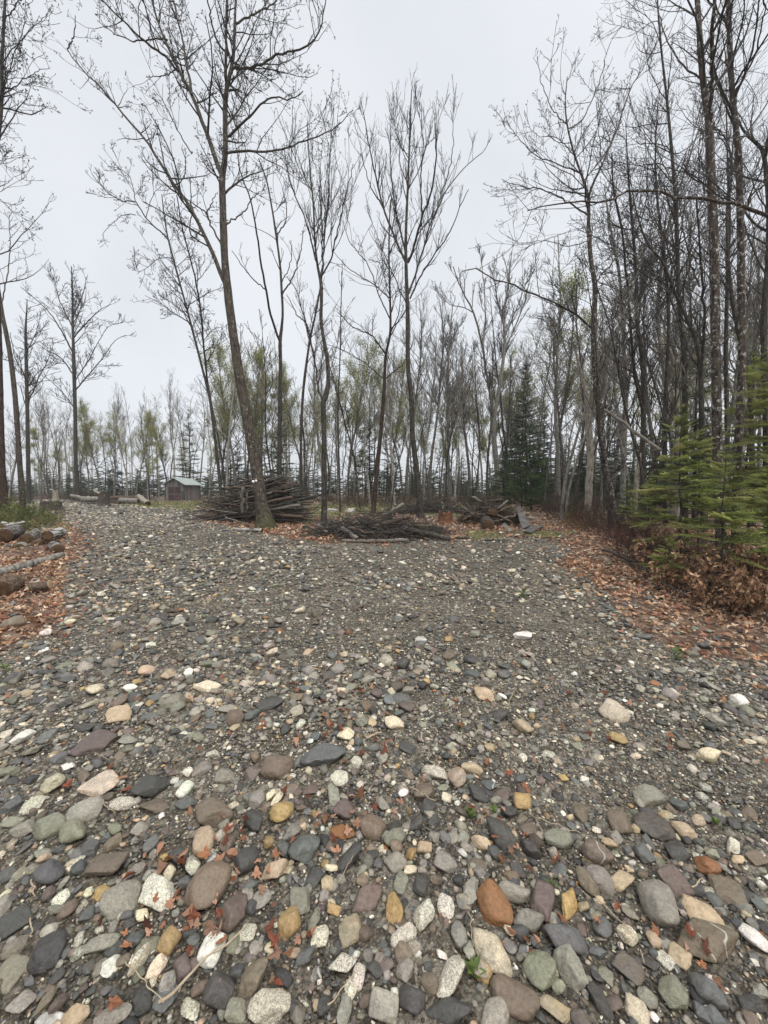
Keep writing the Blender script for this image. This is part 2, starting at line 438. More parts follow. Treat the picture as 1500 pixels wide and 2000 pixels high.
def stone_shape(lv, p, nplanes, r, rough=.05):
    """convex pebble: soft intersection of random half-spaces, then a little roughness"""
    V, Fc = ICO[lv]
    N = norm(r.normal(size=(nplanes, 3))); N = np.concatenate([N, -N * [1, 1, 1]]); h = r.uniform(.72, 1.08, len(N))
    q = np.clip(V @ N.T / h, 0, None)
    rad = (q ** p).sum(1) ** (-1 / p)
    ph = r.uniform(0, 9, (3, 3))
    nn = sum(np.sin(V @ (norm(r.normal(size=3)) * f) + ph[0, i % 3]) / (1 + i) for i, f in enumerate((2.5, 4., 6.5)))
    V = V * (rad * (1 + rough * nn))[:, None]
    return V / np.abs(V).max(0), Fc

def stone_cols(n, names=None):
    k = rng.choice(len(PN), n, p=PP) if names is None else np.array([PN.index(x) for x in names])
    a = PA[k] * [1.05, 1.0, .91] * rng.uniform(.42, 1.42, (n, 1)) * rng.uniform(.94, 1.06, (n, 3))
    if names is not None: a = PA[k] * [1.05, 1.0, .91] * rng.uniform(.82, 1.2, (n, 1)) * rng.uniform(.95, 1.05, (n, 3))
    k2 = np.where(rng.random(n) < (.3 if names is None else .12), rng.choice(len(PN), n, p=PP), k)
    b = .55 * PA[k2] * [1.05, 1.0, .91] * rng.uniform(.8, 1.25, (n, 1)) + .45 * a
    veins = np.where(rng.random(n) < .07, .7, 0.) * (PA[k][:, 0] < .2)
    return np.concatenate([a, PS[k][:, None], b, veins[:, None]], 1), k

def ground_tilt(x, y):
    return np.zeros((len(x), 3, 3)) + np.eye(3)

# --- the large stones one can pick out, traced: x, y, long axis px, short axis px, tilt, colour, form, label
A0 = 'angular'; R0 = 'rounded'; F0 = 'flat'
TR = [
 (632, 1475, 96, 54, 8, 'blue-grey', F0, 'large blue-grey flat slab lying behind the dark round cobble'),
 (542, 1502, 58, 44, 0, 'brown', R0, 'dark brown rounded cobble in front of the large blue-grey slab'),
 (192, 1537, 84, 38, 8, 'cream', F0, 'pale cream flat stone with a ridged top among dark stones at left'),
 (300, 1537, 62, 42, 0, 'dark grey', A0, 'charcoal angular stone right of the pale cream ridged stone'),
 (103, 1535, 58, 34, 10, 'cream', A0, None), (140, 1628, 74, 42, 6, 'greenish grey', R0, None), (97, 1618, 62, 36, 10, 'greenish grey', R0, None),
 (162, 1590, 62, 36, 0, 'grey', R0, None), (207, 1690, 98, 58, 12, 'brown', F0, 'large grey-brown broken slab left of the pale stones'),
 (95, 1708, 58, 40, 5, 'blue-grey', R0, 'smooth blue-grey oval stone near the left edge'),
 (32, 1795, 92, 72, 40, 'dark grey', F0, 'large dark grey slab with a rusty spot at the left edge'),
 (235, 1760, 96, 66, 30, 'grey', F0, 'tilted grey slab with brown edge beside the speckled granite block'),
 (308, 1748, 70, 60, 0, 'speckled pale', A0, 'grey speckled granite block left of the big egg-shaped boulder'),
 (410, 1732, 104, 76, 42, 'brown', R0, 'biggest brown-grey egg-shaped cobble among the red leaves'),
 (455, 1783, 86, 58, 58, 'purplish brown', A0, 'reddish brown triangular stone in front of the biggest brown-grey cobble'),
 (480, 1688, 72, 44, 48, 'dark grey', R0, 'smooth black egg-shaped stone right of the biggest brown-grey cobble'),
 (377, 1693, 62, 42, 55, 'speckled pale', R0, 'pale speckled oval stone touching the biggest brown-grey cobble'),
 (398, 1645, 54, 40, 70, 'tan', R0, 'upright tan oval stone behind the pale speckled oval'),
 (547, 1590, 50, 46, 40, 'ochre', R0, 'tan speckled egg-shaped stone behind the black cobbles'),
 (495, 1605, 52, 48, 0, 'dark grey', A0, 'black square-edged stone left of the tan speckled egg'),
 (415, 1590, 72, 56, -20, 'brown', A0, 'brown blocky stone with a notched top'),
 (675, 1585, 46, 42, 0, 'purplish brown', R0, 'round reddish cobble with a rusty spot'),
 (595, 1660, 56, 52, 0, 'blue-grey', R0, None), (538, 1700, 58, 44, 20, 'tan', A0, 'orange-tan stone with white patches right of the black egg'),
 (678, 1682, 60, 48, 50, 'dark grey', A0, None), (670, 1625, 54, 28, -10, 'rusty orange', F0, 'rusty orange flat stone below the round reddish cobble'),
 (728, 1620, 50, 44, 0, 'brown', R0, None), (272, 1875, 58, 54, 30, 'speckled pale', A0, 'white granite stone with black speckles near the lower left'),
 (330, 1842, 58, 50, 40, 'ochre', R0, 'ochre and white cobble right of the black speckled granite'),
 (412, 1858, 68, 54, 60, 'white', R0, 'chalky white egg-shaped stone beside the long twig'),
 (356, 1893, 58, 44, 70, 'purplish brown', R0, None), (430, 1938, 88, 66, 60, 'dark grey', A0, 'big dark grey stone beneath the long twig'),
 (495, 1912, 78, 52, 65, 'brown', A0, 'olive brown stone right of the long twig'), (525, 1965, 92, 76, 30, 'speckled pale', A0, 'large pale speckled granite at the bottom edge left of centre'),
 (567, 1805, 58, 52, 60, 'ochre', R0, 'ochre speckled round cobble left of centre'), (625, 1830, 46, 42, 60, 'speckled pale', R0, None),
 (685, 1818, 58, 48, 45, 'tan', A0, None), (197, 1845, 62, 38, 0, 'grey', R0, None), (95, 1860, 96, 66, 30, 'dark grey', A0, 'broken dark grey slab at lower left'),
 (20, 1900, 86, 56, 60, 'greenish grey', F0, 'olive grey flat stone at the lower left edge'), (720, 1755, 72, 50, 25, 'purplish brown', F0, None),
 (242, 1572, 50, 24, 0, 'speckled pale', R0, None), (362, 1545, 40, 34, 30, 'white', R0, None), (302, 1573, 64, 26, 0, 'brown', F0, None),
 (185, 1455, 72, 38, 5, 'purplish brown', F0, 'broad purplish brown flat stone high on the left'), (222, 1986, 84, 36, 5, 'grey', R0, None), (97, 1990, 46, 30, 0, 'white', A0, 'white quartz stone at the bottom edge far left'),
 (670, 1880, 62, 48, 20, 'speckled pale', A0, None), (700, 1910, 48, 34, 70, 'speckled pale', R0, None),
 (985, 1638, 58, 54, 0, 'dark grey', R0, 'round black cobble behind the row of dark eggs'), (1092, 1638, 56, 46, 20, 'greenish grey', R0, 'pale green stone with a white vein'),
 (1165, 1668, 66, 44, -15, 'brown', R0, 'dark brown stone with orange underside right of the green stone'), (1275, 1615, 92, 56, -35, 'purplish brown', F0, 'long brown-purple slab slanting on the right'),
 (1322, 1667, 48, 38, 0, 'dark grey', A0, None), (1382, 1695, 62, 40, -40, 'rusty orange', R0, 'rust and white banded stone at right'),
 (1282, 1765, 108, 84, -35, 'grey', R0, 'largest grey cobble with a white rim on the right'), (965, 1772, 88, 62, -52, 'rusty orange', R0, 'rusty orange egg-shaped cobble'),
 (1002, 1745, 68, 46, -40, 'grey', R0, None), (1060, 1760, 72, 50, 80, 'purplish brown', A0, None), (1112, 1768, 52, 46, 60, 'ochre', A0, 'ochre angular stone right of the rusty orange egg'),
 (1032, 1800, 62, 46, -35, 'grey', R0, None), (1105, 1838, 92, 66, -45, 'blue-grey', R0, 'big blue-black smooth egg-shaped stone'),
 (1055, 1893, 88, 72, -45, 'greenish grey', R0, 'dark green-grey egg-shaped cobble below the blue-black one'), (1115, 1893, 84, 56, -55, 'grey', A0, 'pale grey stone streaked with rust beside the green-grey egg'),
 (958, 1858, 84, 76, -20, 'cream', A0, 'big pale yellow-white angular rock near the weed'), (880, 1907, 88, 64, 80, 'speckled pale', R0, 'golden speckled oval granite left of the weed'),
 (1000, 1948, 116, 70, -30, 'brown', R0, 'large brown-olive stone below the pale angular rock'), (803, 1953, 76, 62, 80, 'dark grey', A0, None),
 (878, 1975, 92, 56, -10, 'dark grey', R0, 'charcoal oval cobble at the bottom edge centre'), (970, 1980, 76, 66, 40, 'grey', R0, None), (1090, 1972, 78, 56, 0, 'tan', A0, None),
 (1382, 1840, 114, 76, 8, 'brown', A0, 'big dark brown angular block on the right'), (1372, 1785, 84, 52, -15, 'tan', F0, 'flat tan slab behind the dark brown angular block'),
 (1420, 1745, 86, 54, -25, 'brown', F0, None), (1475, 1835, 76, 52, -30, 'white', R0, 'white-grey oval stone at the right edge'), (1385, 1937, 88, 78, -50, 'blue-grey', R0, 'smooth blue-grey cobble at lower right'),
 (1228, 1892, 76, 56, -50, 'brown', F0, None), (1245, 1975, 72, 52, -45, 'cream', F0, 'pale beige flat stone at the bottom edge right'),
 (770, 1778, 62, 44, 80, 'ochre', A0, 'ochre cream stone right of the grey centre stones'), (830, 1787, 54, 50, 60, 'speckled pale', A0, 'blue-white granite stone left of the rusty orange egg'),
 (788, 1830, 54, 48, 60, 'speckled pale', R0, 'white speckled oval below the blue-white granite'), (920, 1740, 56, 40, 60, 'grey', A0, 'grey stone with a pale band touching the rusty orange egg'),
 (773, 1685, 44, 42, 0, 'grey', R0, None), (770, 1640, 44, 42, 0, 'greenish grey', R0, None), (870, 1688, 46, 40, 0, 'grey', A0, None), (943, 1652, 38, 34, 0, 'tan', R0, 'pinkish round stone left of the round black cobble'),
 (1020, 1567, 38, 32, 0, 'ochre', R0, 'golden yellow stone behind the green stone'), (1150, 1725, 60, 36, -60, 'brown', R0, None), (1170, 1722, 60, 44, -60, 'grey', R0, None), (1320, 1725, 84, 50, -30, 'purplish brown', F0, None),
 (893, 1522, 44, 38, -20, 'tan', R0, None), (830, 1548, 46, 36, 10, 'brown', A0, None), (922, 1502, 42, 24, -10, 'tan', R0, None), (850, 1510, 42, 30, 0, 'speckled pale', A0, None),
 (1200, 1396, 52, 28, 0, 'cream', R0, 'cream oval stone alone on the dark gravel at right'), (1443, 1372, 40, 24, -15, 'white', R0, 'white stone on the gravel near the right edge'),
 (1022, 1423, 42, 24, -8, 'tan', R0, None), (772, 1415, 40, 20, 0, 'cream', R0, None), (945, 1360, 34, 24, 0, 'tan', R0, 'round tan stone alone on the mid gravel'), (1380, 1478, 38, 26, 0, 'cream', R0, None),
 (1020, 1243, 34, 15, 0, 'white', F0, None), (1265, 1560, 62, 34, -10, 'greenish grey', A0, None), (1205, 1445, 40, 26, -10, 'ochre', A0, None), (1210, 1610, 60, 40, -40, 'brown', R0, None),
 (25, 1330, 46, 30, 10, 'dark grey', A0, None), (25, 1222, 38, 24, 0, 'brown', R0, None), (230, 1398, 54, 28, 10, 'tan', F0, 'orange-tan flat stone on the left gravel'), (340, 1375, 38, 22, 0, 'greenish grey', R0, None),
 (405, 1342, 56, 20, 8, 'cream', F0, None), (458, 1404, 34, 28, 0, 'brown', R0, None), (530, 1375, 60, 22, 12, 'dark grey', F0, None), (328, 1320, 34, 24, 20, 'tan', A0, None),
]
big = []        # (x, y, half length) of the individual stones
STN = []
for (px, py, w, h, ang, cn, fm, lab) in TR:
    a = RAD(ang); v = np.array([math.cos(a), -math.sin(a)]); u = np.array([math.sin(a), math.cos(a)])
    c0 = np.array([px, py + h * .10]); w, h = w * 1.07, h * 1.08
    q = [G(*(c0 + s)) for s in (v * w * .5, -v * w * .5, u * h * .5, -u * h * .5)]
    c = G(*c0); d = q[0] - q[1]; e_ = q[2] - q[3]
    La = np.linalg.norm(d[:2]) / 2; Lb = np.linalg.norm(e_[:2]) / 2 * .82; yaw = math.atan2(d[1], d[0])
    lim = w / F * c[1] * .5
    La = min(La, lim * 1.9); Lb = min(max(Lb, .4 * lim), La * 1.0)
    th = min(La, Lb) * {'flat': .46, 'rounded': .74, 'angular': .70}[fm]
    STN.append([c[0], c[1], La, Lb, th, yaw, cn, fm, lab, px, py])
    big.append((c[0], c[1], max(La, Lb)))
tries = 0
while len(STN) < 300 and tries < 40000:
    tries += 1
    px = rng.uniform(-5, 1505); py = 1330 + (1995 - 1330) * rng.random() ** .8
    g = G(px, py); cm = 1. if inpoly(np.array([px]), np.array([py]), [(0, 1300), (420, 1300), (700, 1400), (760, 1500), (1000, 1560), (1300, 1640), (1500, 1760), (1500, 2000), (0, 2000)])[0] else .22
    if inpoly(np.array([px]), np.array([py]), [(80, 1640), (240, 1480), (420, 1440), (600, 1420), (640, 1460), (380, 1520), (250, 1640)])[0]: cm *= .3
    if rng.random() > cm: continue
    La = rng.uniform(.024, .047) * (1 + .30 * max(0, g[1] - 1.1)) ; Lb = La * rng.uniform(.6, .95)
    if any((g[0] - x) ** 2 + (g[1] - y) ** 2 < (.82 * (La + r)) ** 2 for x, y, r in big): continue
    fm = rng.choice([R0, A0, F0], p=[.2, .45, .35]); cn = PN[rng.choice(len(PN), p=PP)]
    STN.append([g[0], g[1], La, Lb, Lb * {'flat': .44, 'rounded': .72, 'angular': .7}[fm], rng.uniform(0, PI), cn, fm, None, px, py]); big.append((g[0], g[1], La))

land = [s for s in STN if s[8]]
short = {id(s): s[8] for s in land}
words = {}
ORD = ['', 'second ', 'third ', 'fourth ', 'fifth ', 'sixth ', 'seventh ', 'eighth ', 'ninth ', 'tenth ']
SHORTS = {}
for s in land:
    w = s[8].split(); SHORTS[id(s)] = s[8]
keyed = {}
LM = [('large blue-grey flat slab', 0), ('pale cream ridged stone', 2), ('large dark slab at the left edge', 10), ('biggest brown-grey cobble', 13), ('tan speckled egg stone', 18),
      ('round reddish cobble', 21), ('chalky white egg stone', 29), ('bottom-edge granite', 33), ('ochre speckled round cobble', 34), ('broken dark slab', 38), ('broad purplish flat stone', 44),
      ('round black cobble', 49), ('green stone with white vein', 50), ('long slanting slab', 52), ('largest white-rimmed cobble', 56), ('rusty orange egg cobble', 57), ('blue-black egg stone', 62), ('pale angular rock', 65),
      ('golden speckled granite', 66), ('dark brown angular block', 71), ('smooth blue-grey lower-right cobble', 75), ('blue-white granite', 79), ('cream oval stone', 97), ('white right-edge stone', 98), ('lone tan mid-gravel stone', 101), ('orange-tan flat stone', 109)]
for s in STN:
    if s[8]: continue
    nm, bi = min(LM, key=lambda q: (TR[q[1]][0] - s[9]) ** 2 + 1.5 * (TR[q[1]][1] - s[10]) ** 2)
    dx, dy = s[9] - TR[bi][0], s[10] - TR[bi][1]
    dr = ('right of' if dx > 0 else 'left of') if abs(dx) > abs(dy) else ('in front of' if dy > 0 else 'behind')
    keyed.setdefault((s[6], s[7], dr, nm), []).append((dx * dx + dy * dy, s))
for (cn, fm, dr, nm), L in keyed.items():
    L.sort(key=lambda q: q[0])
    for i, (_, s) in enumerate(L):
        s[8] = f"{cn} {fm} stone {dr} the {nm}" if len(L) == 1 else f"{ORD[i]}nearest {cn} {fm} stone {dr} the {nm}"
for s in STN:
    x, y, La, Lb, th, yaw, cn, fm, lab, px, py = s
    r = np.random.default_rng(int(abs(x * 977 + y * 7919) * 100) % 100000)
    p, npl = {'rounded': (9, 9), 'angular': (38, 7), 'flat': (30, 7)}[fm]
    V, Fc = stone_shape(3, p, npl, r, .04 if fm == R0 else .03)
    fq = [norm(r.normal(size=3)) * f for f in (9, 13, 17, 24)]; V = V * (1 + .011 * sum(np.sin(V @ q_ + r.uniform(0, 6)) for q_ in fq))[:, None]
    V = V * [La, Lb, th]
    if fm == F0: V[:, 2] = np.clip(V[:, 2], -th * .8, th * .62 + .06 * V[:, 0])
    tl = RAD(r.uniform(-12, 12)), RAD(r.uniform(-10, 10))
    Rm = rotz(np.array([yaw]))[0] @ rotx(np.array([tl[0]]))[0] @ roty(np.array([tl[1]]))[0]
    V = V @ Rm.T
    cc, _ = stone_cols(1, [cn])
    m = MB(); m.add(V, Fc, np.repeat(cc, len(V), 0))
    o = m.build('stone', M['stone'])
    o.location = (x, y, float(gz(x, y)) + th * .46)
    tag(o, lab, 'stone', 'large stones strewn over the foreground gravel')

# --- all the smaller stones: nobody could count them
bigA = np.array(big)
COBBLE = [(-300, 1180), (250, 1110), (420, 1200), (600, 1300), (760, 1330), (720, 1480), (1000, 1560), (1300, 1640), (1600, 1780), (1600, 2400), (-400, 2400)]
LANES = [[(640, 1056), (1100, 1056), (1110, 1100), (960, 1125), (760, 1120), (600, 1105)], [(80, 1640), (240, 1480), (420, 1420), (600, 1420), (640, 1460), (380, 1520), (250, 1640)], [(640, 1180), (800, 1150), (1150, 1180), (1300, 1330), (1150, 1330), (950, 1230), (780, 1260), (660, 1290)],
         [(930, 1330), (1200, 1340), (1350, 1420), (1250, 1460), (1050, 1400)], [(1100, 1490), (1500, 1500), (1500, 1600), (1250, 1560)]]
protos = {lv: [stone_shape(lv, *pp, np.random.default_rng(100 + i + 50 * lv), .04) for i, pp in enumerate([(7, 9), (12, 8), (24, 7), (30, 8), (40, 7), (10, 10), (28, 6), (36, 8)])] for lv in (0, 1, 2)}
gv = MB(); n_peb = 0
def scatter(d0, d1, dens, s0, s1, lv, cob, xm=1.25, leafok=.22):
    global n_peb
    ex = 1.5 if d0 < 5 else 0.; area = xm * (d1 * d1 - d0 * d0) + 2 * ex * (d1 - d0); n = int(area * dens)
    y = np.sqrt(rng.uniform(d0 * d0, d1 * d1, n)); x = rng.uniform(-1, 1, n) * (y * xm + ex)
    road, gr = zones(x, y); px, py = proj(x, y, gz(x, y))
    cm = np.where(inpoly(px, py, COBBLE), 1., .42)
    for L in LANES: cm = np.where(inpoly(px + 40 * (vnoise(x * 2, y * 2, 8) - .5), py, L), cm * .08, cm)
    cm = cm * (.42 + 1.25 * sm(.34, .66, fbm(x * 1.0, y * .5, 77)))
    pk = 1 - cob + cob * np.clip(cm, 0, 1)
    pk = np.where(road, pk, leafok * pk)
    keep = rng.random(n) < pk
    if d0 < 5:
        for bx, by, br in bigA: keep &= (x - bx) ** 2 + (y - by) ** 2 > (br * .72) ** 2
    x, y = x[keep], y[keep]; n = len(x)
    if n == 0: return
    u = rng.random(n) ** 1.7; a = (s0 + (s1 - s0) * u) / 2; b = a * rng.uniform(.6, .98, n); c = b * rng.uniform(.35, .85, n)
    Rm = rotz(rng.uniform(0, 2 * PI, n)) @ rotx(rng.normal(0, .22, n)) @ roty(rng.normal(0, .2, n))
    T = Rm * np.stack([a, b, c], -1)[:, None, :]
    t = np.stack([x, y, gz(x, y) + c * rng.uniform(.1, .85, n)], -1)
    cols, _ = stone_cols(n); k = rng.integers(0, 8, n); n_peb += n
    for q in range(8):
        s = k == q
        if s.any():
            PV, PF = protos[lv][q]; V, Fc = inst(PV, PF, T[s], t[s]); gv.add(V, Fc, np.repeat(cols[s], len(PV), 0))
scatter(.5, 2.3, 4600, .007, .016, 0, .0)
scatter(2.3, 3.6, 1900, .011, .024, 0, .1)
scatter(.5, 2.6, 1250, .013, .034, 1, .2)
scatter(2.6, 5.0, 800, .014, .036, 1, .3)
scatter(.5, 3.2, 560, .030, .070, 2, .75)
scatter(3.2, 7.5, 270, .03, .078, 1, .75)
scatter(2.4, 7.5, 70, .07, .15, 2, .85)
scatter(5.0, 10., 330, .024, .055, 0, .5, 1.1)
scatter(7.5, 15., 110, .045, .11, 1, .8, 1.05)
scatter(10., 18., 120, .035, .08, 0, .3, 1.05)
scatter(15., 40., 24, .08, .20, 0, .2, 1.05)
print('pebbles', n_peb)
tag(gv.build('gravel', M['stone']), 'loose wet gravel and small stones covering the drive', 'gravel', None, 'stuff')

# ------------------------------------------------------------------ bare trees
def along(P, R, dens, l0, l1, a0, a1, up, wander, n, t0=.15, t1=1., rr=.55, rmin=.004, shrink=.6, r=rng):
    """child branches of polylines P (M,n,3)"""
    seg = np.linalg.norm(np.diff(P, axis=1), axis=2).sum(1)
    cnt = r.poisson(np.maximum(seg * dens * (t1 - t0), .01)); cnt = np.maximum(cnt, (seg * dens > .8).astype(int))
    idx = np.repeat(np.arange(len(P)), cnt); N = len(idx)
    if N == 0: return np.zeros((0, n, 3)), np.zeros((0, n))
    t = t0 + (t1 - t0) * r.random(N); m = P.shape[1] - 1
    f = t * m; i = np.minimum(f.astype(int), m - 1); u = (f - i)[:, None]
    p = P[idx, i] * (1 - u) + P[idx, i + 1] * u
    tg = norm(P[idx, i + 1] - P[idx, i])
    rad = R[idx, i] * (1 - u[:, 0]) + R[idx, i + 1] * u[:, 0]
    q = norm(np.cross(tg, norm(r.normal(size=(N, 3)))))
    a = r.uniform(a0, a1, N)[:, None]
    d = norm(tg * np.cos(a) + q * np.sin(a) + np.array([0, 0, 1.]) * up * .5)
    L = np.minimum(r.uniform(l0, l1, N) * (1 - shrink * t), seg[idx] * .8)
    out = np.zeros((N, n, 3)); out[:, 0] = p; cur = d
    for j in range(1, n):
        cur = norm(cur + wander * r.normal(size=(N, 3)) + np.array([0, 0, 1.]) * up * .35)
        out[:, j] = out[:, j - 1] + cur * (L / (n - 1))[:, None]
    r0 = np.maximum(np.minimum(rad * rr, .012 + L * .010), rmin)
    rr_ = r0[:, None] * np.linspace(1, .35, n)[None]; rr_ = np.maximum(rr_, rmin * .75)
    return out, rr_

OCT = (np.array([[0, 0, 0], [.45, .16, 0], [.45, -.08, .14], [.45, -.08, -.14], [1, 0, 0]], float), np.array([[0, 1, 2], [0, 2, 3], [0, 3, 1], [4, 2, 1], [4, 3, 2], [4, 1, 3]]))
def buds(P, size, r, k=1, spread=.5):
    """opening buds at the tips of P"""
    tip = np.repeat(P[:, -1], k, 0); d = np.repeat(norm(P[:, -1] - P[:, -2]), k, 0)
    d = norm(d + spread * r.normal(size=d.shape)); s = size * r.uniform(.6, 1.4, len(d))
    B = basis(d) * s[:, None, None]
    return inst(OCT[0], OCT[1], B, tip)
LEAFQ = (np.array([[0, 0, 0], [.5, .34, .06], [1, 0, -.05], [.5, -.34, .06]], float), np.array([[0, 1, 2], [0, 2, 3]]))
def leaves_at(P, n, size, r, cols, spread_=.15):
    """n small leaves spread over the outer half of P"""
    i = r.integers(0, len(P), n); j = r.integers(P.shape[1] // 2, P.shape[1], n)
    p = P[i, j] + r.normal(size=(n, 3)) * spread_
    B = basis(norm(r.normal(size=(n, 3)) + [0, 0, -.3]), norm(r.normal(size=(n, 3)))) * (size * r.uniform(.6, 1.3, n))[:, None, None]
    V, Fc = inst(LEAFQ[0], LEAFQ[1], B, p)
    c = np.array(cols)[r.integers(0, len(cols), n)] * r.uniform(.75, 1.25, (n, 1)); c = np.concatenate([c, np.ones((n, 1))], 1)
    return V, Fc, np.repeat(c, 4, 0)

def rough_trunk(pts, rad, k, r, amt=.07):
    V, Fc = tubes(pts, rad, k)
    n = len(pts); c = np.repeat(np.asarray(pts), k, 0); off = V - c
    g = 1 + amt * r.normal(size=n * k) * .5 + amt * np.sin(np.tile(np.arange(k), n) * 2.3 + np.repeat(np.arange(n), k) * .35 + r.uniform(0, 6))
    return c + off * g[:, None], Fc

STY = {
 # level 1, 2, 3: (per metre, min len, max len, angle min, angle max, upward pull, wander, points)
 'maple': [(3.4, .6, 2.3, .6, 1.2, .25, .16, 6), (5.5, .22, .65, .5, 1.1, .35, .2, 4), (7.0, .08, .24, .4, 1.0, .5, .2, 3)],
 'broom': [(2.8, .8, 2.3, .4, .85, .45, .10, 7), (4.2, .35, .95, .35, .8, .5, .12, 5), (5.0, .14, .40, .4, .8, .6, .15, 3)],
 'wide': [(2.6, .8, 2.4, .5, 1.1, .18, .14, 7), (4.0, .35, 1.0, .5, 1.0, .2, .18, 5), (5.0, .14, .42, .4, .9, .25, .2, 3)],
 'sparse': [(1.3, .5, 1.6, .5, 1.0, .35, .15, 6), (3.0, .2, .6, .5, 1.0, .4, .2, 4), (3.5, .08, .22, .4, 1.0, .5, .2, 3)],
}
def crown(par, parR, sty, r, thick, parts=3, t0=.1):
    out = []; P, R = par, parR
    for lv, (dn, l0, l1, a0, a1, up, wn, n) in enumerate(STY[sty][:parts]):
        P, R = along(P, R, dn, l0, l1, a0, a1, up, wn, n, t0 if lv == 0 else .12, rmin=thick * (1.5, 1.15, .9)[lv], r=r)
        out.append((P, R))
    return out

TT = {}
def traced_tree(key, label, trunk, d=None, limbs=(), bark='bark_dark', tw='twig', sty='maple', bud=0., t0=.45, extra=3, seed=0, dens=1., group='bare trees standing around the clearing', flare=1.5, leaf=None, ws=.75):
    r = np.random.default_rng(900 + seed)
    b = G(trunk[0][0], trunk[0][1]) if d is None else P3(trunk[0][0], 1000, d)
    d = b[1]; gzb = float(gz(b[0], b[1]))
    bend = r.uniform(-.5, .5); N_ = len(trunk); tp = [P3(x, y, d + bend * (i / N_) ** 2) for i, (x, y, w) in enumerate(trunk)]; tr = [w * ws * .5 / F * d / math.hypot(1, (x - CX) / F) for x, y, w in trunk]; oc = 1 / math.hypot(1, (trunk[0][0] - CX) / F)
    tp[0] = np.array([tp[0][0], d, gzb])
    if np.linalg.norm(tp[1] - tp[0]) > .5: f_ = .38 / np.linalg.norm(tp[1] - tp[0]); tp.insert(1, tp[0] + (tp[1] - tp[0]) * f_); tr.insert(1, tr[0] * .98)
    tr[0] *= .55 + .5 * flare
    tp = [tp[0] - [0, 0, .25]] + tp; tr = [tr[0] * flare] + tr
    q = spline(np.column_stack([tp, tr]), 56)
    root = empty('bare_tree', (b[0], d, gzb), label, 'tree', group); O = np.array([b[0], d, gzb])
    m = MB(); V, Fc = rough_trunk(q[:, :3], np.maximum(q[:, 3], .004), 14, r); m.add(V, Fc)
    m.build('trunk', M[bark], root, O)
    pars = [spline(q[int(len(q) * t0):], 16)]
    thick = .00040 * d
    for li, (pts, w0, w1) in enumerate(limbs):
        p0 = P3(*pts[0], d); w0 = w0 * (.35 + .6 * ws); w1 = w1 * (.6 + .4 * ws)
        ln = np.linalg.norm(P3(*pts[-1], d) - p0); dy = (1 if (li + seed) % 2 else -1) * r.uniform(.2, .5) * ln; k = int(np.argmin([math.hypot(x - pts[0][0], y - pts[0][1]) for x, y, w in trunk])); db = bend * (k / N_) ** 2
        L = [0]
        for a_, c_ in zip(pts, pts[1:]): L.append(L[-1] + math.hypot(a_[0] - c_[0], a_[1] - c_[1]))
        P = [P3(x, y, d + db + dy * (l / L[-1])) for (x, y), l in zip(pts, L)]
        # start the limb at the trunk itself, in depth too
        k = np.argmin(np.linalg.norm(q[:, [0, 2]] - P[0][[0, 2]], axis=1)); P[0] = .7 * P[0] + .3 * q[k, :3] if np.linalg.norm(q[k, :3] - P[0]) < .35 else P[0]
        R = np.interp(np.array(L) / L[-1], [0, 1], [w0 * .5 / F * d * oc, w1 * .42 / F * d * oc])
        s = spline(np.column_stack([P, R]), 22)
        s[1:-1, :3] += r.normal(size=(20, 3)) * .012
        m = MB(); V, Fc = tubes(s[:, :3], np.maximum(s[:, 3], thick), 7); m.add(V, Fc)
        m.build('limb', M[bark], root, O)
        pars.append(spline(s, 16))
    # limbs growing towards and away from the viewer, which the outline in the picture cannot show
    ex = []
    hw = q[int(len(q) * t0):]
    for _ in range(extra):
        j = r.integers(0, max(1, int(len(hw) * .8))); a = PI / 2 + r.normal() * .9
        ln = r.uniform(.10, .22) * np.linalg.norm(q[-1, :3] - q[0, :3]); el = r.uniform(.6, 1.15)
        p = hw[j, :3]; dirv = np.array([math.cos(a) * math.cos(el), math.sin(a) * math.cos(el), math.sin(el)]); P = [p]
        for _k in range(7): dirv = norm(dirv + .12 * r.normal(size=3) + [0, 0, .06]); P.append(P[-1] + dirv * ln / 7)
        rd = hw[j, 3] * .4
        ex.append(np.column_stack([P, np.linspace(rd, thick, 8)]))
    if ex:
        for e_ in ex:
            m = MB(); V, Fc = tubes(e_[:, :3], e_[:, 3], 6); m.add(V, Fc); pars.append(spline(e_, 16)); m.build('limb', M[bark], root, O)
    PR = np.array(pars); lv = crown(PR[:, :, :3], PR[:, :, 3], sty, r, thick)
    m = MB()
    for (P, R), k in zip(lv, (4, 3, 3)):
        if len(P): V, Fc = tubes(P, R, k); m.add(V, Fc)
    m.build('crown', M[tw], root, O)
    if bud > 0:
        V, Fc = buds(lv[2][0], bud * 1.15, r, 3); m = MB(); m.add(V, Fc)
        if len(lv[1][0]): V, Fc = buds(lv[1][0], bud * 1.15, r, 3); m.add(V, Fc)
        m.build('buds', M['bud'], root, O)
    if leaf:
        V, Fc, c = leaves_at(lv[2][0], leaf[0], leaf[1], r, leaf[2]); m = MB(); m.add(V, Fc, c); m.build('foliage', M['leaf_new'], root, O)
    TT[key] = (root, trunk[0][0], d)
    return root

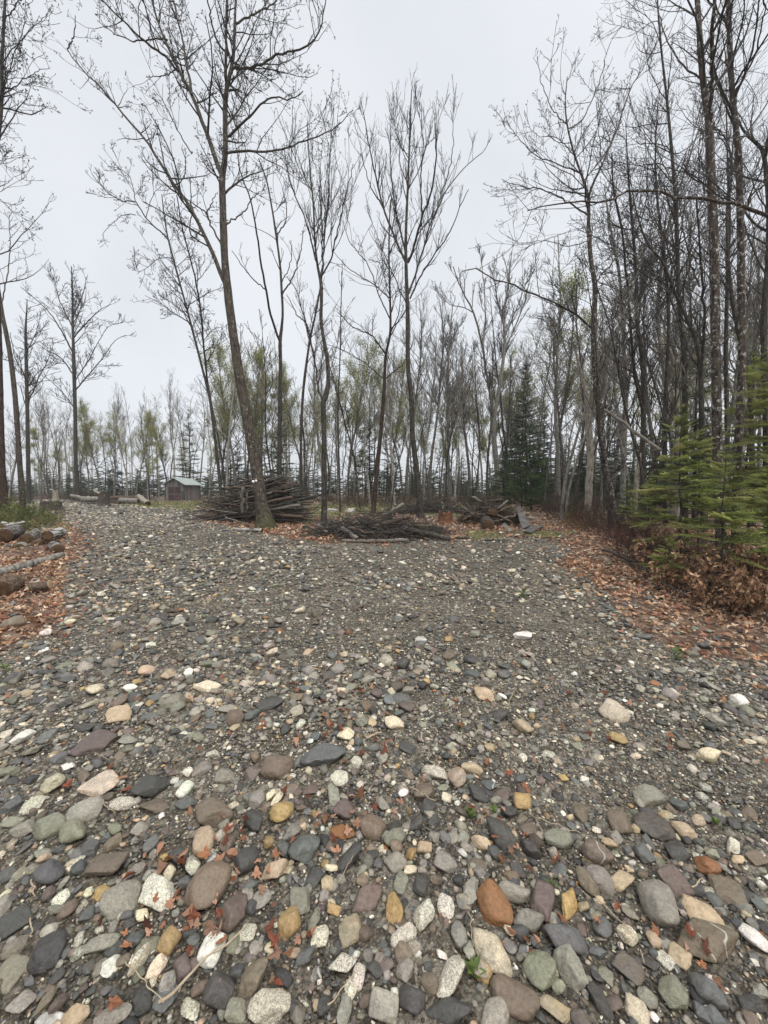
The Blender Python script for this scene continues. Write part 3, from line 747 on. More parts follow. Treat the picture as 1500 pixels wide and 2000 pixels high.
YG = [(.26, .29, .07), (.32, .32, .10), (.20, .25, .06), (.36, .32, .14)]
traced_tree('leaning maple', 'tallest leaning maple with a mossy foot, rising beside the high brush pile at left',
 [(520, 1032, 40), (512, 990, 33), (505, 940, 30), (493, 870, 29), (480, 800, 27), (468, 740, 25), (455, 650, 23), (444, 560, 21), (439, 500, 19), (435, 400, 17), (434, 345, 16), (440, 300, 13), (440, 200, 12), (447, 155, 10), (456, 110, 8), (459, 40, 6), (462, -60, 5), (470, -200, 3)],
 None, [([(434, 345), (420, 310), (410, 280), (395, 235), (375, 185), (350, 140), (325, 85), (300, 10), (285, -80)], 12, 3), ([(440, 200), (442, 160), (441, 80), (443, 0), (440, -120)], 8, 3),
  ([(375, 185), (366, 130), (360, 100), (340, 0), (330, -70)], 6, 3), ([(350, 140), (320, 108), (280, 80), (240, 40), (200, 2), (180, -25)], 6, 2), ([(327, 78), (300, 75), (270, 82), (225, 65), (190, 40)], 4, 1.5),
  ([(442, 265), (470, 245), (500, 215), (530, 190), (565, 195), (592, 178)], 6, 2), ([(445, 300), (470, 295), (530, 295), (590, 277), (645, 255), (690, 215)], 6, 2), ([(455, 132), (500, 130), (550, 105), (600, 90), (630, 45), (638, -10)], 6, 2),
  ([(460, 50), (500, 25), (540, 0), (570, -40)], 5, 2), ([(441, 110), (420, 70), (405, 0), (385, -60)], 5, 2),
  ([(442, 558), (425, 520), (408, 480), (385, 430), (357, 382), (325, 340), (290, 280), (250, 235), (200, 175), (150, 125), (131, 95)], 11, 3), ([(131, 95), (145, 70), (147, 30)], 3, 1.5),
  ([(435, 487), (412, 440), (402, 417), (380, 400), (360, 384)], 5, 2.5), ([(402, 417), (412, 400), (425, 375)], 3, 1.5), ([(444, 442), (470, 418), (480, 410), (492, 388), (506, 374)], 4, 2),
  ([(345, 132), (330, 145), (305, 150), (285, 150)], 3, 1.5), ([(375, 300), (345, 250), (320, 200), (300, 175)], 3, 1.5)],
 bark='bark_moss', bud=.038, t0=.5, extra=7, seed=1, flare=2.0)
traced_tree('slender twin-stemmed tree', 'slender twin-stemmed young tree with curling budded branches between the shed and the leaning maple',
 [(434, 985, 9), (424, 890, 8), (411, 785, 8), (397, 727, 6), (380, 660, 6), (367, 610, 5.5), (353, 560, 5), (337, 500, 5), (327, 460, 4), (320, 415, 3), (316, 380, 2)],
 19.5, [([(325, 462), (305, 445), (285, 425), (265, 395), (240, 392), (215, 380), (195, 360), (180, 340)], 3.5, 1.5), ([(265, 395), (255, 350), (235, 330), (210, 325)], 2, 1), ([(265, 420), (240, 420), (215, 440), (200, 460)], 2, 1), ([(285, 425), (300, 380), (320, 360)], 2, 1),
  ([(405, 745), (398, 673), (393, 617), (383, 550), (370, 500), (355, 440), (345, 380)], 5, 2), ([(367, 630), (333, 607), (313, 593), (283, 577)], 3, 1), ([(337, 505), (310, 505), (290, 520), (268, 535)], 2, 1), ([(398, 665), (415, 645), (432, 640), (440, 655)], 2, 1), ([(383, 550), (398, 535), (405, 520)], 2, 1)],
 bud=.05, t0=.5, extra=3, seed=2, flare=1.2)
traced_tree('second slender stem', 'straight thin dark stem close behind the twin-stemmed young tree', [(441, 985, 6), (436, 920, 6), (425, 850, 5), (413, 790, 5), (405, 740, 4), (402, 700, 2)], 20.5, [], sty='sparse', t0=.7, extra=1, seed=3)
traced_tree('forked thin maple', 'thin maple forking into two long stems just right of the leaning maple',
 [(547, 985, 13), (546, 930, 12), (546, 850, 11), (547, 783, 10), (548, 710, 9), (547, 667, 8.5), (552, 617, 6), (550, 567, 6), (547, 517, 5.5), (538, 450, 5), (530, 400, 4), (520, 350, 3.5), (505, 310, 2.5)],
 15, [([(547, 667), (533, 630), (523, 583), (513, 523), (503, 470), (492, 400), (475, 350), (465, 320)], 6, 2), ([(552, 573), (573, 540), (587, 493), (592, 450)], 4, 2), ([(518, 565), (487, 537), (453, 490)], 3, 1.5), ([(550, 555), (565, 520), (570, 495), (566, 470)], 2.5, 1.5), ([(540, 460), (555, 440), (560, 410), (552, 370)], 3, 1.5)],
 sty='sparse', bud=.03, t0=.55, extra=2, seed=4, flare=1.2)
traced_tree('crooked maple', 'crooked slim maple with a knobbly fork at the left end of the low brush pile',
 [(633, 1034, 16), (633, 960, 14), (633, 850, 13), (632, 785, 13), (640, 765, 11), (640, 710, 10), (633, 667, 9), (627, 627, 9), (628, 583, 8.5), (627, 553, 8), (620, 517, 6), (615, 470, 5), (612, 400, 4.5), (607, 350, 4), (602, 280, 3), (600, 240, 2)],
 None, [([(631, 787), (622, 760), (617, 717), (607, 660), (597, 630), (580, 570), (560, 540)], 5, 2), ([(622, 523), (610, 480), (603, 450), (585, 400), (565, 350), (555, 280)], 4, 1.5), ([(628, 548), (630, 517), (633, 470), (640, 400), (645, 300), (650, 240)], 5, 2), ([(630, 540), (647, 503), (665, 425), (690, 320)], 4, 1.5), ([(632, 500), (630, 450), (625, 380), (628, 300)], 3, 1.5)],
 sty='broom', bud=.022, t0=.62, extra=3, seed=5)
traced_tree('leaning thin pair', 'thin dark tree leaning right behind the forked thin maple', [(587, 985, 8), (588, 850, 7), (592, 767, 7), (600, 700, 6), (607, 655, 5.5), (617, 610, 4.5), (623, 577, 4), (632, 520, 2.5)],
 17, [([(604, 660), (597, 630), (580, 615), (570, 593), (560, 575)], 4, 1.5), ([(588, 800), (594, 870), (596, 960)], 4, 4)], sty='sparse', bud=.03, t0=.55, extra=2, seed=6)
traced_tree('pole-thin sapling', 'pole-thin black sapling halfway between the crooked maple and the dark leaning maple', [(665, 1001, 5), (662, 900, 4.5), (660, 800, 4), (664, 700, 3), (666, 600, 2.5), (668, 530, 2)], None, [([(662, 780), (672, 820), (676, 870), (668, 930)], 3, 2.5)], sty='sparse', t0=.4, extra=2, seed=7, flare=1.1)
traced_tree('dark leaning maple', 'dark maple leaning slightly right with ascending side branches, left of the central maple',
 [(729, 1004, 13), (735, 930, 11), (743, 850, 10), (750, 767, 9), (753, 697, 7), (762, 650, 6), (762, 583, 5), (760, 517, 4), (760, 450, 3.5), (763, 390, 2.5)],
 None, [([(753, 693), (733, 663), (717, 650), (690, 640), (660, 610)], 4, 1.5), ([(758, 583), (733, 557), (717, 547), (677, 520), (650, 490)], 3, 1.2), ([(760, 620), (740, 577), (720, 520), (683, 470), (670, 430)], 3, 1.2), ([(763, 657), (777, 630), (790, 610), (800, 570)], 3, 1.2), ([(757, 740), (773, 723), (790, 707), (810, 660)], 3, 1.2), ([(747, 740), (720, 715), (700, 700), (667, 683), (630, 670)], 3, 1.2), ([(760, 500), (775, 460), (790, 420)], 2.5, 1)],
 sty='wide', t0=.5, extra=4, seed=8, bark='bark_red')
traced_tree('central maple', 'central bare maple with a broom-shaped crown ending alone against the sky',
 [(822, 1013, 19), (818, 960, 15), (812, 905, 14), (806, 850, 13), (803, 767, 12), (797, 717, 11), (796, 617, 11), (795, 577, 10), (793, 513, 8), (793, 450, 7), (795, 400, 6), (797, 350, 5), (800, 275, 4), (802, 220, 3), (804, 175, 2)],
 None, [([(793, 515), (780, 483), (765, 450), (750, 410), (735, 350), (722, 290), (710, 220)], 6, 2), ([(798, 515), (810, 477), (817, 450), (828, 415), (845, 365), (852, 300), (850, 240)], 6, 2), ([(800, 573), (817, 517), (837, 450), (850, 415), (880, 360), (915, 320), (940, 300), (957, 272)], 5, 1.5),
  ([(803, 582), (823, 537), (847, 500), (880, 450), (900, 400), (915, 370)], 4, 1.5), ([(793, 500), (775, 420), (765, 350), (762, 280), (765, 215)], 5, 1.5), ([(825, 425), (822, 350), (826, 290), (822, 200)], 4, 1.2), ([(850, 415), (878, 330), (885, 270), (880, 215)], 3.5, 1.2), ([(745, 400), (722, 360), (705, 300)], 3, 1.2), ([(795, 600), (770, 540), (740, 470), (715, 400)], 3, 1)],
 sty='broom', t0=.6, extra=5, seed=9, bark='bark_dark')
traced_tree('V-shaped tree', 'grey V-forked tree rising behind the stump pile with a rounded haze of twigs',
 [(980, 990, 17), (972, 930, 15), (966, 870, 13), (965, 818, 12), (976, 753, 9), (982, 710, 8), (986, 667, 7), (984, 623, 6), (989, 580, 5), (995, 530, 3.5), (1000, 490, 2)],
 24, [([(965, 818), (957, 770), (950, 727), (941, 667), (924, 610), (898, 558), (885, 520)], 8, 2), ([(944, 680), (948, 620), (945, 560), (940, 500)], 5, 2), ([(984, 690), (1005, 640), (1025, 590), (1035, 540)], 4, 2), ([(986, 640), (970, 580), (965, 520)], 4, 2), ([(924, 610), (905, 600), (880, 595), (860, 575)], 3, 1.2), ([(985, 660), (1010, 600), (1040, 520)], 4, 1.5)],
 sty='broom', bud=.045, t0=.5, extra=5, seed=10, bark='bark_grey', tw='twig')
traced_tree('right leaning birch', 'leaning tree with peeling bark at the right forest edge, one long twisted branch reaching left',
 [(1205, 1032, 28), (1196, 985, 25), (1188, 940, 24), (1179, 900, 23), (1170, 797, 21), (1161, 710, 19), (1160, 623, 18), (1162, 558, 16), (1155, 515, 14), (1150, 450, 12), (1149, 390, 10), (1137, 345, 7), (1121, 300, 6), (1108, 245, 5), (1104, 200, 4), (1108, 150, 2.5)],
 None, [([(1150, 385), (1175, 320), (1205, 250), (1230, 175), (1275, 100), (1300, 50)], 7, 2), ([(1149, 422), (1120, 400), (1100, 390), (1060, 370), (1020, 365), (980, 350)], 5, 1.5), ([(1138, 345), (1115, 330), (1060, 310), (1030, 290), (1005, 260), (988, 235)], 4, 1.5), ([(1107, 245), (1080, 215), (1060, 170), (1050, 110)], 3, 1.2), ([(1162, 552), (1180, 530), (1197, 511), (1231, 450), (1260, 400)], 5, 2),
  ([(1155, 643), (1132, 619), (1093, 597), (1060, 582), (1023, 567), (997, 552), (967, 547), (932, 526), (902, 530)], 7, 2.5), ([(1110, 250), (1140, 230), (1170, 160), (1190, 90), (1220, 40)], 4, 1.5), ([(1149, 470), (1110, 480), (1060, 470), (1000, 480)], 3, 1), ([(1120, 300), (1090, 270), (1050, 265), (1030, 240)], 3, 1), ([(1175, 320), (1170, 240), (1175, 180)], 3, 1)],
 sty='maple', bud=.032, t0=.62, extra=5, seed=11, ws=.62, bark='bark_lichen')
traced_tree('left lichen trunk', 'left one of two tall reddish lichen-dotted trunks rising out of the near firs',
 [(1412, 1150, 40), (1408, 1050, 37), (1402, 900, 34), (1398, 710, 32), (1396, 580, 31), (1394, 450, 30), (1387, 300, 28), (1384, 235, 24), (1372, 150, 20), (1362, 0, 17), (1350, -150, 13), (1340, -350, 6)],
 6.6, [([(1386, 238), (1390, 180), (1388, 120), (1395, 0), (1400, -120)], 14, 6), ([(1395, 470), (1420, 420), (1450, 380), (1490, 300)], 7, 2), ([(1392, 380), (1340, 340), (1280, 320), (1230, 330)], 5, 2), ([(1375, 160), (1320, 110), (1290, 40), (1270, -50)], 6, 2), ([(1396, 560), (1350, 500), (1300, 470), (1260, 400)], 4, 2), ([(1390, 235), (1420, 270), (1455, 268), (1500, 290)], 6, 3)],
 sty='wide', t0=.5, extra=4, seed=12, ws=.62, bark='bark_lichen')
traced_tree('right lichen trunk', 'right one of two tall reddish lichen-dotted trunks rising out of the near firs',
 [(1436, 1130, 33), (1438, 1000, 31), (1441, 900, 29), (1449, 710, 26), (1448, 580, 25), (1446, 450, 24), (1442, 300, 21), (1430, 175, 18), (1422, 0, 15), (1412, -150, 10), (1405, -300, 5)],
 7.4, [([(1446, 440), (1470, 380), (1500, 340), (1540, 260)], 8, 3), ([(1432, 190), (1470, 120), (1490, 40), (1500, -60)], 7, 2), ([(1448, 560), (1420, 500), (1330, 440), (1290, 430)], 4, 1.5), ([(1425, 60), (1390, -10), (1370, -90)], 6, 2), ([(1442, 320), (1400, 260), (1360, 250), (1320, 200)], 4, 1.5)],
 sty='wide', t0=.5, extra=4, seed=13, ws=.62, bark='bark_lichen')
traced_tree('right edge trunk', 'dark tree at the right picture edge curving left at the top', [(1500, 1060, 26), (1497, 900, 24), (1494, 731, 22), (1492, 623, 22), (1500, 515, 21), (1502, 420, 19), (1498, 350, 17), (1488, 290, 13), (1462, 268, 9), (1440, 230, 7), (1425, 160, 5), (1410, 60, 3)],
 8.5, [([(1495, 310), (1510, 200), (1505, 80), (1515, -50)], 12, 5), ([(1500, 500), (1540, 420), (1570, 300)], 8, 3)], sty='wide', t0=.5, extra=4, seed=14, ws=.62)
traced_tree('broken snag', 'pale broken-topped snag with a stub arm, left of the right leaning birch', [(1148, 1010, 26), (1150, 950, 24), (1153, 900, 22), (1149, 818, 20), (1145, 775, 14), (1132, 718, 10), (1123, 680, 6)],
 13, [([(1149, 825), (1138, 815), (1120, 800)], 10, 6)], sty='sparse', t0=.8, extra=0, seed=15, ws=.62, bark='bark_pale', tw='twig_grey')
traced_tree('joined twin trunks', 'dark tree of two joined trunks parting below the top, right of the right leaning birch', [(1255, 1010, 20), (1255, 900, 18), (1257, 797, 17), (1255, 710, 16), (1244, 623, 12), (1242, 537, 11), (1236, 450, 9), (1230, 380, 7), (1225, 300, 4), (1222, 240, 2)],
 12.5, [([(1256, 810), (1246, 760), (1240, 740), (1231, 623), (1223, 537), (1215, 450), (1200, 380), (1195, 300)], 9, 3), ([(1244, 623), (1270, 560), (1290, 500), (1300, 420)], 5, 2), ([(1238, 470), (1260, 400), (1265, 320)], 4, 2)], sty='wide', t0=.5, extra=4, seed=16, ws=.62)
traced_tree('S-curved tree', 'S-curved dark tree leaning left behind the two lichen-dotted trunks', [(1375, 1010, 22), (1373, 900, 20), (1370, 800, 19), (1368, 720, 17), (1360, 670, 13), (1338, 615, 11), (1314, 563, 10), (1296, 515, 9), (1275, 490, 8), (1257, 459, 6), (1240, 400, 4), (1230, 340, 2)],
 10, [([(1368, 720), (1352, 700), (1331, 645), (1312, 590), (1290, 540), (1270, 510)], 8, 3), ([(1369, 740), (1375, 650), (1372, 560), (1366, 460), (1360, 380)], 10, 4), ([(1366, 560), (1345, 500), (1330, 420), (1320, 340)], 6, 2)], sty='wide', t0=.5, extra=5, seed=17, ws=.62)
traced_tree('pale forked snag', 'pale stripped trunk with a dead fork behind the near firs', [(1322, 1010, 20), (1323, 900, 18), (1324, 840, 17), (1322, 753, 12), (1318, 712, 9), (1308, 680, 6), (1300, 640, 3)], 12, [([(1322, 757), (1326, 710), (1336, 685)], 8, 4)], sty='sparse', t0=.7, extra=1, seed=18, ws=.62, bark='bark_pale', tw='twig_grey')
traced_tree('mossy left trunk', 'thick mossy trunk at far left leaning outwards over the green bushes', [(45, 992, 19), (42, 950, 17), (38, 900, 15), (29, 767, 14), (18, 683, 13), (5, 617, 12), (0, 583, 10), (-8, 530, 8), (-20, 450, 6), (-40, 350, 4), (-60, 260, 2)],
 16, [([(4, 590), (14, 540), (20, 480), (18, 420)], 4, 2), ([(16, 470), (30, 455), (40, 440)], 2, 1), ([(-8, 530), (30, 510), (60, 500)], 2, 1), ([(-15, 480), (-60, 400), (-100, 300)], 5, 2)], sty='sparse', bud=.04, t0=.6, extra=3, seed=19, bark='bark_moss')
traced_tree('reddish edge trunk', 'reddish dark trunk at the left picture edge with a spreading grey root', [(8, 992, 30), (6, 940, 20), (4, 900, 17), (2, 800, 15), (0, 700, 14), (-4, 560, 11), (-10, 400, 8), (-14, 250, 4)], 14, [([(2, 760), (-40, 690), (-90, 600)], 5, 2)], sty='sparse', t0=.6, extra=3, seed=20, bark='bark_red', flare=1.4)
traced_tree('budding edge maple', 'maple off the left edge whose budded crown hangs in at the top left corner', [(-150, 1010, 34), (-120, 850, 28), (-80, 650, 22), (-40, 450, 18), (-12, 310, 13), (2, 220, 11), (4, 120, 9), (8, 40, 8), (12, -40, 6), (20, -160, 3)],
 11, [([(4, 120), (30, 90), (60, 60), (95, 20)], 4, 1.5), ([(3, 190), (35, 165), (70, 140), (98, 132)], 4, 1.5), ([(0, 250), (25, 240), (50, 245)], 3, 1.2), ([(8, 40), (40, 0), (70, -40)], 4, 1.5), ([(-15, 320), (15, 310), (30, 300)], 3, 1.2), ([(-25, 380), (10, 395), (35, 400), (48, 385)], 3, 1), ([(-18, 340), (5, 355), (30, 345)], 2.5, 1), ([(2, 200), (20, 130), (45, 60), (50, 0)], 4, 1.5)],
 sty='maple', bud=.045, t0=.6, extra=3, seed=21)
traced_tree('left background maple', 'broad fan-crowned bare maple standing alone left of the shed', [(152, 975, 15), (150, 940, 12), (148, 900, 11.5), (147, 817, 10.5), (145, 733, 10), (142, 633, 7), (142, 590, 5.5), (141, 550, 4), (139, 520, 2)],
 30, [([(147, 800), (125, 770), (100, 745), (75, 730)], 3.5, 1.2), ([(146, 765), (170, 735), (200, 700), (225, 665), (245, 655)], 4, 1.5), ([(145, 735), (120, 700), (85, 680), (60, 660)], 4, 1.2), ([(143, 690), (125, 655), (100, 615), (70, 585), (40, 560)], 5, 1.5), ([(142, 660), (170, 630), (195, 605), (215, 595)], 4, 1.2), ([(142, 640), (118, 590), (105, 545), (95, 520)], 4, 1.2), ([(142, 620), (160, 580), (170, 540)], 4, 1.2), ([(146, 745), (175, 700), (210, 640), (240, 630)], 3, 1.2)],
 sty='wide', t0=.45, extra=5, seed=22, bark='bark_dark', tw='twig')
traced_tree('grey pair trunk', 'grey-barked tree between the mossy left trunk and the fan-crowned maple', [(56, 975, 14), (55, 900, 12), (52, 733, 10), (50, 650, 7), (52, 610, 4), (53, 585, 2)], 26, [([(53, 790), (75, 740), (95, 700), (105, 670)], 4, 1.5), ([(52, 740), (30, 700), (20, 650)], 4, 1.5), ([(51, 690), (70, 650), (80, 610)], 3, 1.2)], sty='wide', t0=.45, extra=6, seed=23, bark='bark_dark')
traced_tree('overhanging tree', 'tree off the right edge sending one heavy lichened branch across the picture', [(1690, 1250, 60), (1680, 1000, 54), (1660, 700, 48), (1640, 480, 44), (1625, 250, 34), (1610, 0, 24), (1600, -200, 12)],
 5.2, [([(1640, 470), (1570, 440), (1500, 420), (1440, 400), (1350, 387), (1275, 377), (1225, 378), (1200, 387), (1150, 395), (1075, 397), (1030, 412)], 15, 2.5), ([(1275, 377), (1300, 410), (1290, 470), (1240, 520), (1170, 560)], 3, 1.2), ([(1200, 387), (1170, 430), (1120, 450), (1060, 470)], 2.5, 1), ([(1350, 387), (1300, 430), (1230, 480), (1160, 500)], 3, 1.2), ([(1500, 420), (1430, 480), (1350, 540), (1270, 560)], 4, 1.2)],
 sty='wide', t0=.75, extra=0, seed=24, bark='bark_lichen')
for i, (lab, tk, dd, sty, bk) in enumerate([
  ('slim grey tree standing right behind the central maple with a thin high crown', [(877, 985, 8), (876, 900, 7), (874, 800, 6.5), (875, 720, 5.5), (880, 640, 4), (884, 600, 2)], 27, 'broom', 'bark_grey'),
  ('dark tree right of the joined twin trunks bending slightly right', [(1300, 1010, 15), (1298, 900, 14), (1300, 780, 12), (1306, 640, 10), (1300, 520, 8), (1285, 400, 6), (1280, 300, 4), (1285, 200, 2)], 11.5, 'wide', 'bark_dark'),
  ('straight dark tree seen between the two lichen-dotted trunks', [(1424, 1010, 15), (1421, 850, 13), (1418, 700, 12), (1420, 560, 10), (1425, 420, 8), (1420, 280, 5), (1418, 150, 2)], 12, 'wide', 'bark_dark'),
  ('dark tree with a leaning top just left of the right edge trunk', [(1470, 1010, 17), (1468, 850, 15), (1462, 740, 13), (1440, 640, 11), (1425, 540, 9), (1420, 420, 7), (1430, 300, 4), (1440, 180, 2)], 11, 'wide', 'bark_dark'),
  ('grey tree with a twiggy top right of the pale snag', [(1215, 1005, 15), (1218, 900, 14), (1222, 780, 12), (1218, 660, 10), (1210, 540, 8), (1190, 430, 5), (1180, 360, 2)], 16, 'wide', 'bark_grey'),
  ('tall thin tree rising right of the stump pile', [(1092, 1000, 11), (1090, 900, 10), (1085, 800, 9), (1088, 700, 7), (1095, 600, 5), (1092, 520, 3), (1090, 460, 2)], 20, 'wide', 'bark_grey'),
  ('bushy grey tree behind the leaning maple with a rounded twig crown', [(512, 975, 9), (510, 900, 8), (512, 820, 7), (515, 760, 6), (512, 710, 4), (508, 680, 2)], 28, 'broom', 'bark_grey'),
  ('tall dark tree whose crown fills the upper right corner', [(1340, 1000, 16), (1338, 850, 15), (1336, 700, 14), (1325, 560, 12), (1320, 400, 10), (1305, 220, 7), (1290, 80, 5), (1280, -60, 3)], 10.8, 'wide', 'bark_dark')]):
    traced_tree('x%d' % i, lab, tk, dd, [], sty=sty, bark=bk, t0=.45, extra=10, seed=30 + i, bud=.04 if i in (4, 6) else 0)

# ------------------------------------------------------------------ the forest behind: prototypes and copies
def proto_tree(h, r0, sty, bark, tw, seed, t0=.4, nl=13, la=(.45, 1.0), ll=(.14, .32), leaf=None, bud=0., thick=.0065, lean=.05, fork=False):
    r = np.random.default_rng(3000 + seed)
    n = 9; p = np.zeros((n, 3)); d = np.array([r.normal() * lean, r.normal() * lean, 1.])
    for i in range(1, n):
        d = norm(d + r.normal(size=3) * [.06, .06, 0]); p[i] = p[i - 1] + d * h / (n - 1)
    rad = r0 * np.linspace(1, .12, n) ** .9
    q = spline(np.column_stack([np.concatenate([[p[0] - [0, 0, .4]], p]), np.concatenate([[r0 * 1.35], rad])]), 30)
    root = empty('forest_tree', (0, 0, 0), 'x', 'tree')
    m = MB(); V, Fc = rough_trunk(q[:, :3], q[:, 3], 8, r, .05); m.add(V, Fc)
    pars = [spline(q[int(30 * t0):], 12)]
    for k in range(nl):
        t = t0 + (1 - t0) * .92 * (k + r.random()) / nl; j = int(t * 29); a = r.uniform(0, 2 * PI); e0 = PI / 2 - r.uniform(*la)
        L = h * r.uniform(*ll) * (1.15 - .75 * (t - t0) / (1 - t0)); P = [q[j, :3]]; dv = np.array([math.cos(a) * math.cos(e0), math.sin(a) * math.cos(e0), math.sin(e0)])
        for _ in range(6): dv = norm(dv + .1 * r.normal(size=3) + [0, 0, .07]); P.append(P[-1] + dv * L / 6)
        R = np.linspace(q[j, 3] * .55, thick, 7)
        s = np.column_stack([P, R]); V, Fc = tubes(s[:, :3], s[:, 3], 5); m.add(V, Fc); pars.append(spline(s, 12))
    m.build('trunk', M[bark], root)
    PR = np.array(pars); lv = crown(PR[:, :, :3], PR[:, :, 3], sty, r, thick, 3)
    m = MB()
    for (P, R), k in zip(lv, (3, 3, 3)):
        if len(P): V, Fc = tubes(P, R, k); m.add(V, Fc)
    m.build('crown', M[tw], root)
    if bud: V, Fc = buds(lv[-1][0], bud, r, 2); m = MB(); m.add(V, Fc); m.build('buds', M['bud'], root)
    if leaf: V, Fc, c = leaves_at(lv[-1][0], leaf[0], leaf[1], r, leaf[2]); m = MB(); m.add(V, Fc, c); m.build('foliage', M['leaf_new'], root)
    return root

PRO = {'bare': [proto_tree(13, .10, 'wide', 'bark_grey', 'twig_far', 1), proto_tree(14, .09, 'broom', 'bark_grey', 'twig_far', 2, .45), proto_tree(12, .085, 'wide', 'bark_grey', 'twig_grey', 3, .5), proto_tree(13, .09, 'broom', 'bark_grey', 'twig_far', 4, .4, 14), proto_tree(13, .09, 'sparse', 'bark_dark', 'twig', 5, .55, 10, bud=.05)],
       'birch': [proto_tree(13, .10, 'broom', 'birch', 'twig_grey', 11, .4, 14, (.35, .7), (.12, .24)), proto_tree(12, .085, 'sparse', 'birch', 'twig_grey', 12, .5, 12, (.4, .8), (.12, .22)), proto_tree(13, .11, 'broom', 'birch_grey', 'twig_far', 13, .45, 16, (.4, .8), (.14, .26))],
       'leafing': [proto_tree(12, .10, 'broom', 'birch_grey', 'twig_grey', 21, .35, 16, leaf=(9000, .075, YG)), proto_tree(11, .085, 'sparse', 'bark_grey', 'twig_grey', 22, .3, 18, leaf=(9000, .075, YG)), proto_tree(11, .09, 'wide', 'birch_grey', 'twig_grey', 23, .4, 14, (.5, 1.), leaf=(5500, .08, YG))],
       'pole': [proto_tree(9, .05, 'sparse', 'bark_grey', 'twig_grey', 31, .35, 12, (.4, .9), (.08, .18), thick=.009), proto_tree(8, .045, 'sparse', 'bark_dark', 'twig', 32, .25, 14, (.5, 1.), (.08, .18), thick=.009)]}

def spray(r, L=1., step=.055, nl=.035, nw=.004, ang=.85, blen=.38, dens=150, deep=True):
    """one flat evergreen bough along +x: needles as slim triangles, plus its woody lines"""
    lines = [(np.zeros(3), np.array([L, 0, 0.]))]
    x = .12 * L
    while x < L * .97:
        for s in (-1, 1):
            b = blen * (1 - .75 * x / L) * r.uniform(.7, 1.15) * L; a = s * ang * r.uniform(.8, 1.15)
            p = np.array([x, 0, -.05 * x * x / L]); e_ = p + b * np.array([math.cos(a), math.sin(a), r.normal() * .08 - .04])
            lines.append((p, e_))
            if deep and b > .16 * L:
                for f in (.35, .6):
                    for s2 in (-1, 1):
                        a2 = a + s2 * .7; p2 = p + (e_ - p) * f; lines.append((p2, p2 + b * .4 * (1.1 - f) * np.array([math.cos(a2), math.sin(a2), r.normal() * .1])))
        x += step * L * r.uniform(.8, 1.3)
    pos = []; dirs = []
    for p, e_ in lines:
        l = np.linalg.norm(e_ - p); k = max(2, int(l * dens)); t = r.random(k)
        d = (e_ - p) / l; sd = np.cross([0, 0, 1.], d); sg = np.where(r.random(k) < .5, -1, 1)[:, None]
        pos.append(p + (e_ - p) * t[:, None]); dirs.append(norm(d * r.uniform(.35, .9, (k, 1)) + sd * sg * r.uniform(.5, 1, (k, 1)) + np.array([0, 0, 1.]) * r.normal(.22, .25, (k, 1))))
    pos = np.concatenate(pos); dirs = np.concatenate(dirs); N = len(pos)
    B = basis(dirs, norm(r.normal(size=(N, 3)))) * (nl * r.uniform(.7, 1.25, N))[:, None, None]
    w = nw / nl
    V, Fc = inst(np.array([[0, w, 0], [0, -w, 0], [1, 0, 0]]), np.array([[0, 1, 2]]), B, pos)
    P = np.array([spline(np.array(l), 4) for l in lines]); ln = np.linalg.norm(P[:, -1] - P[:, 0], axis=1)
    return V, Fc, P, ln

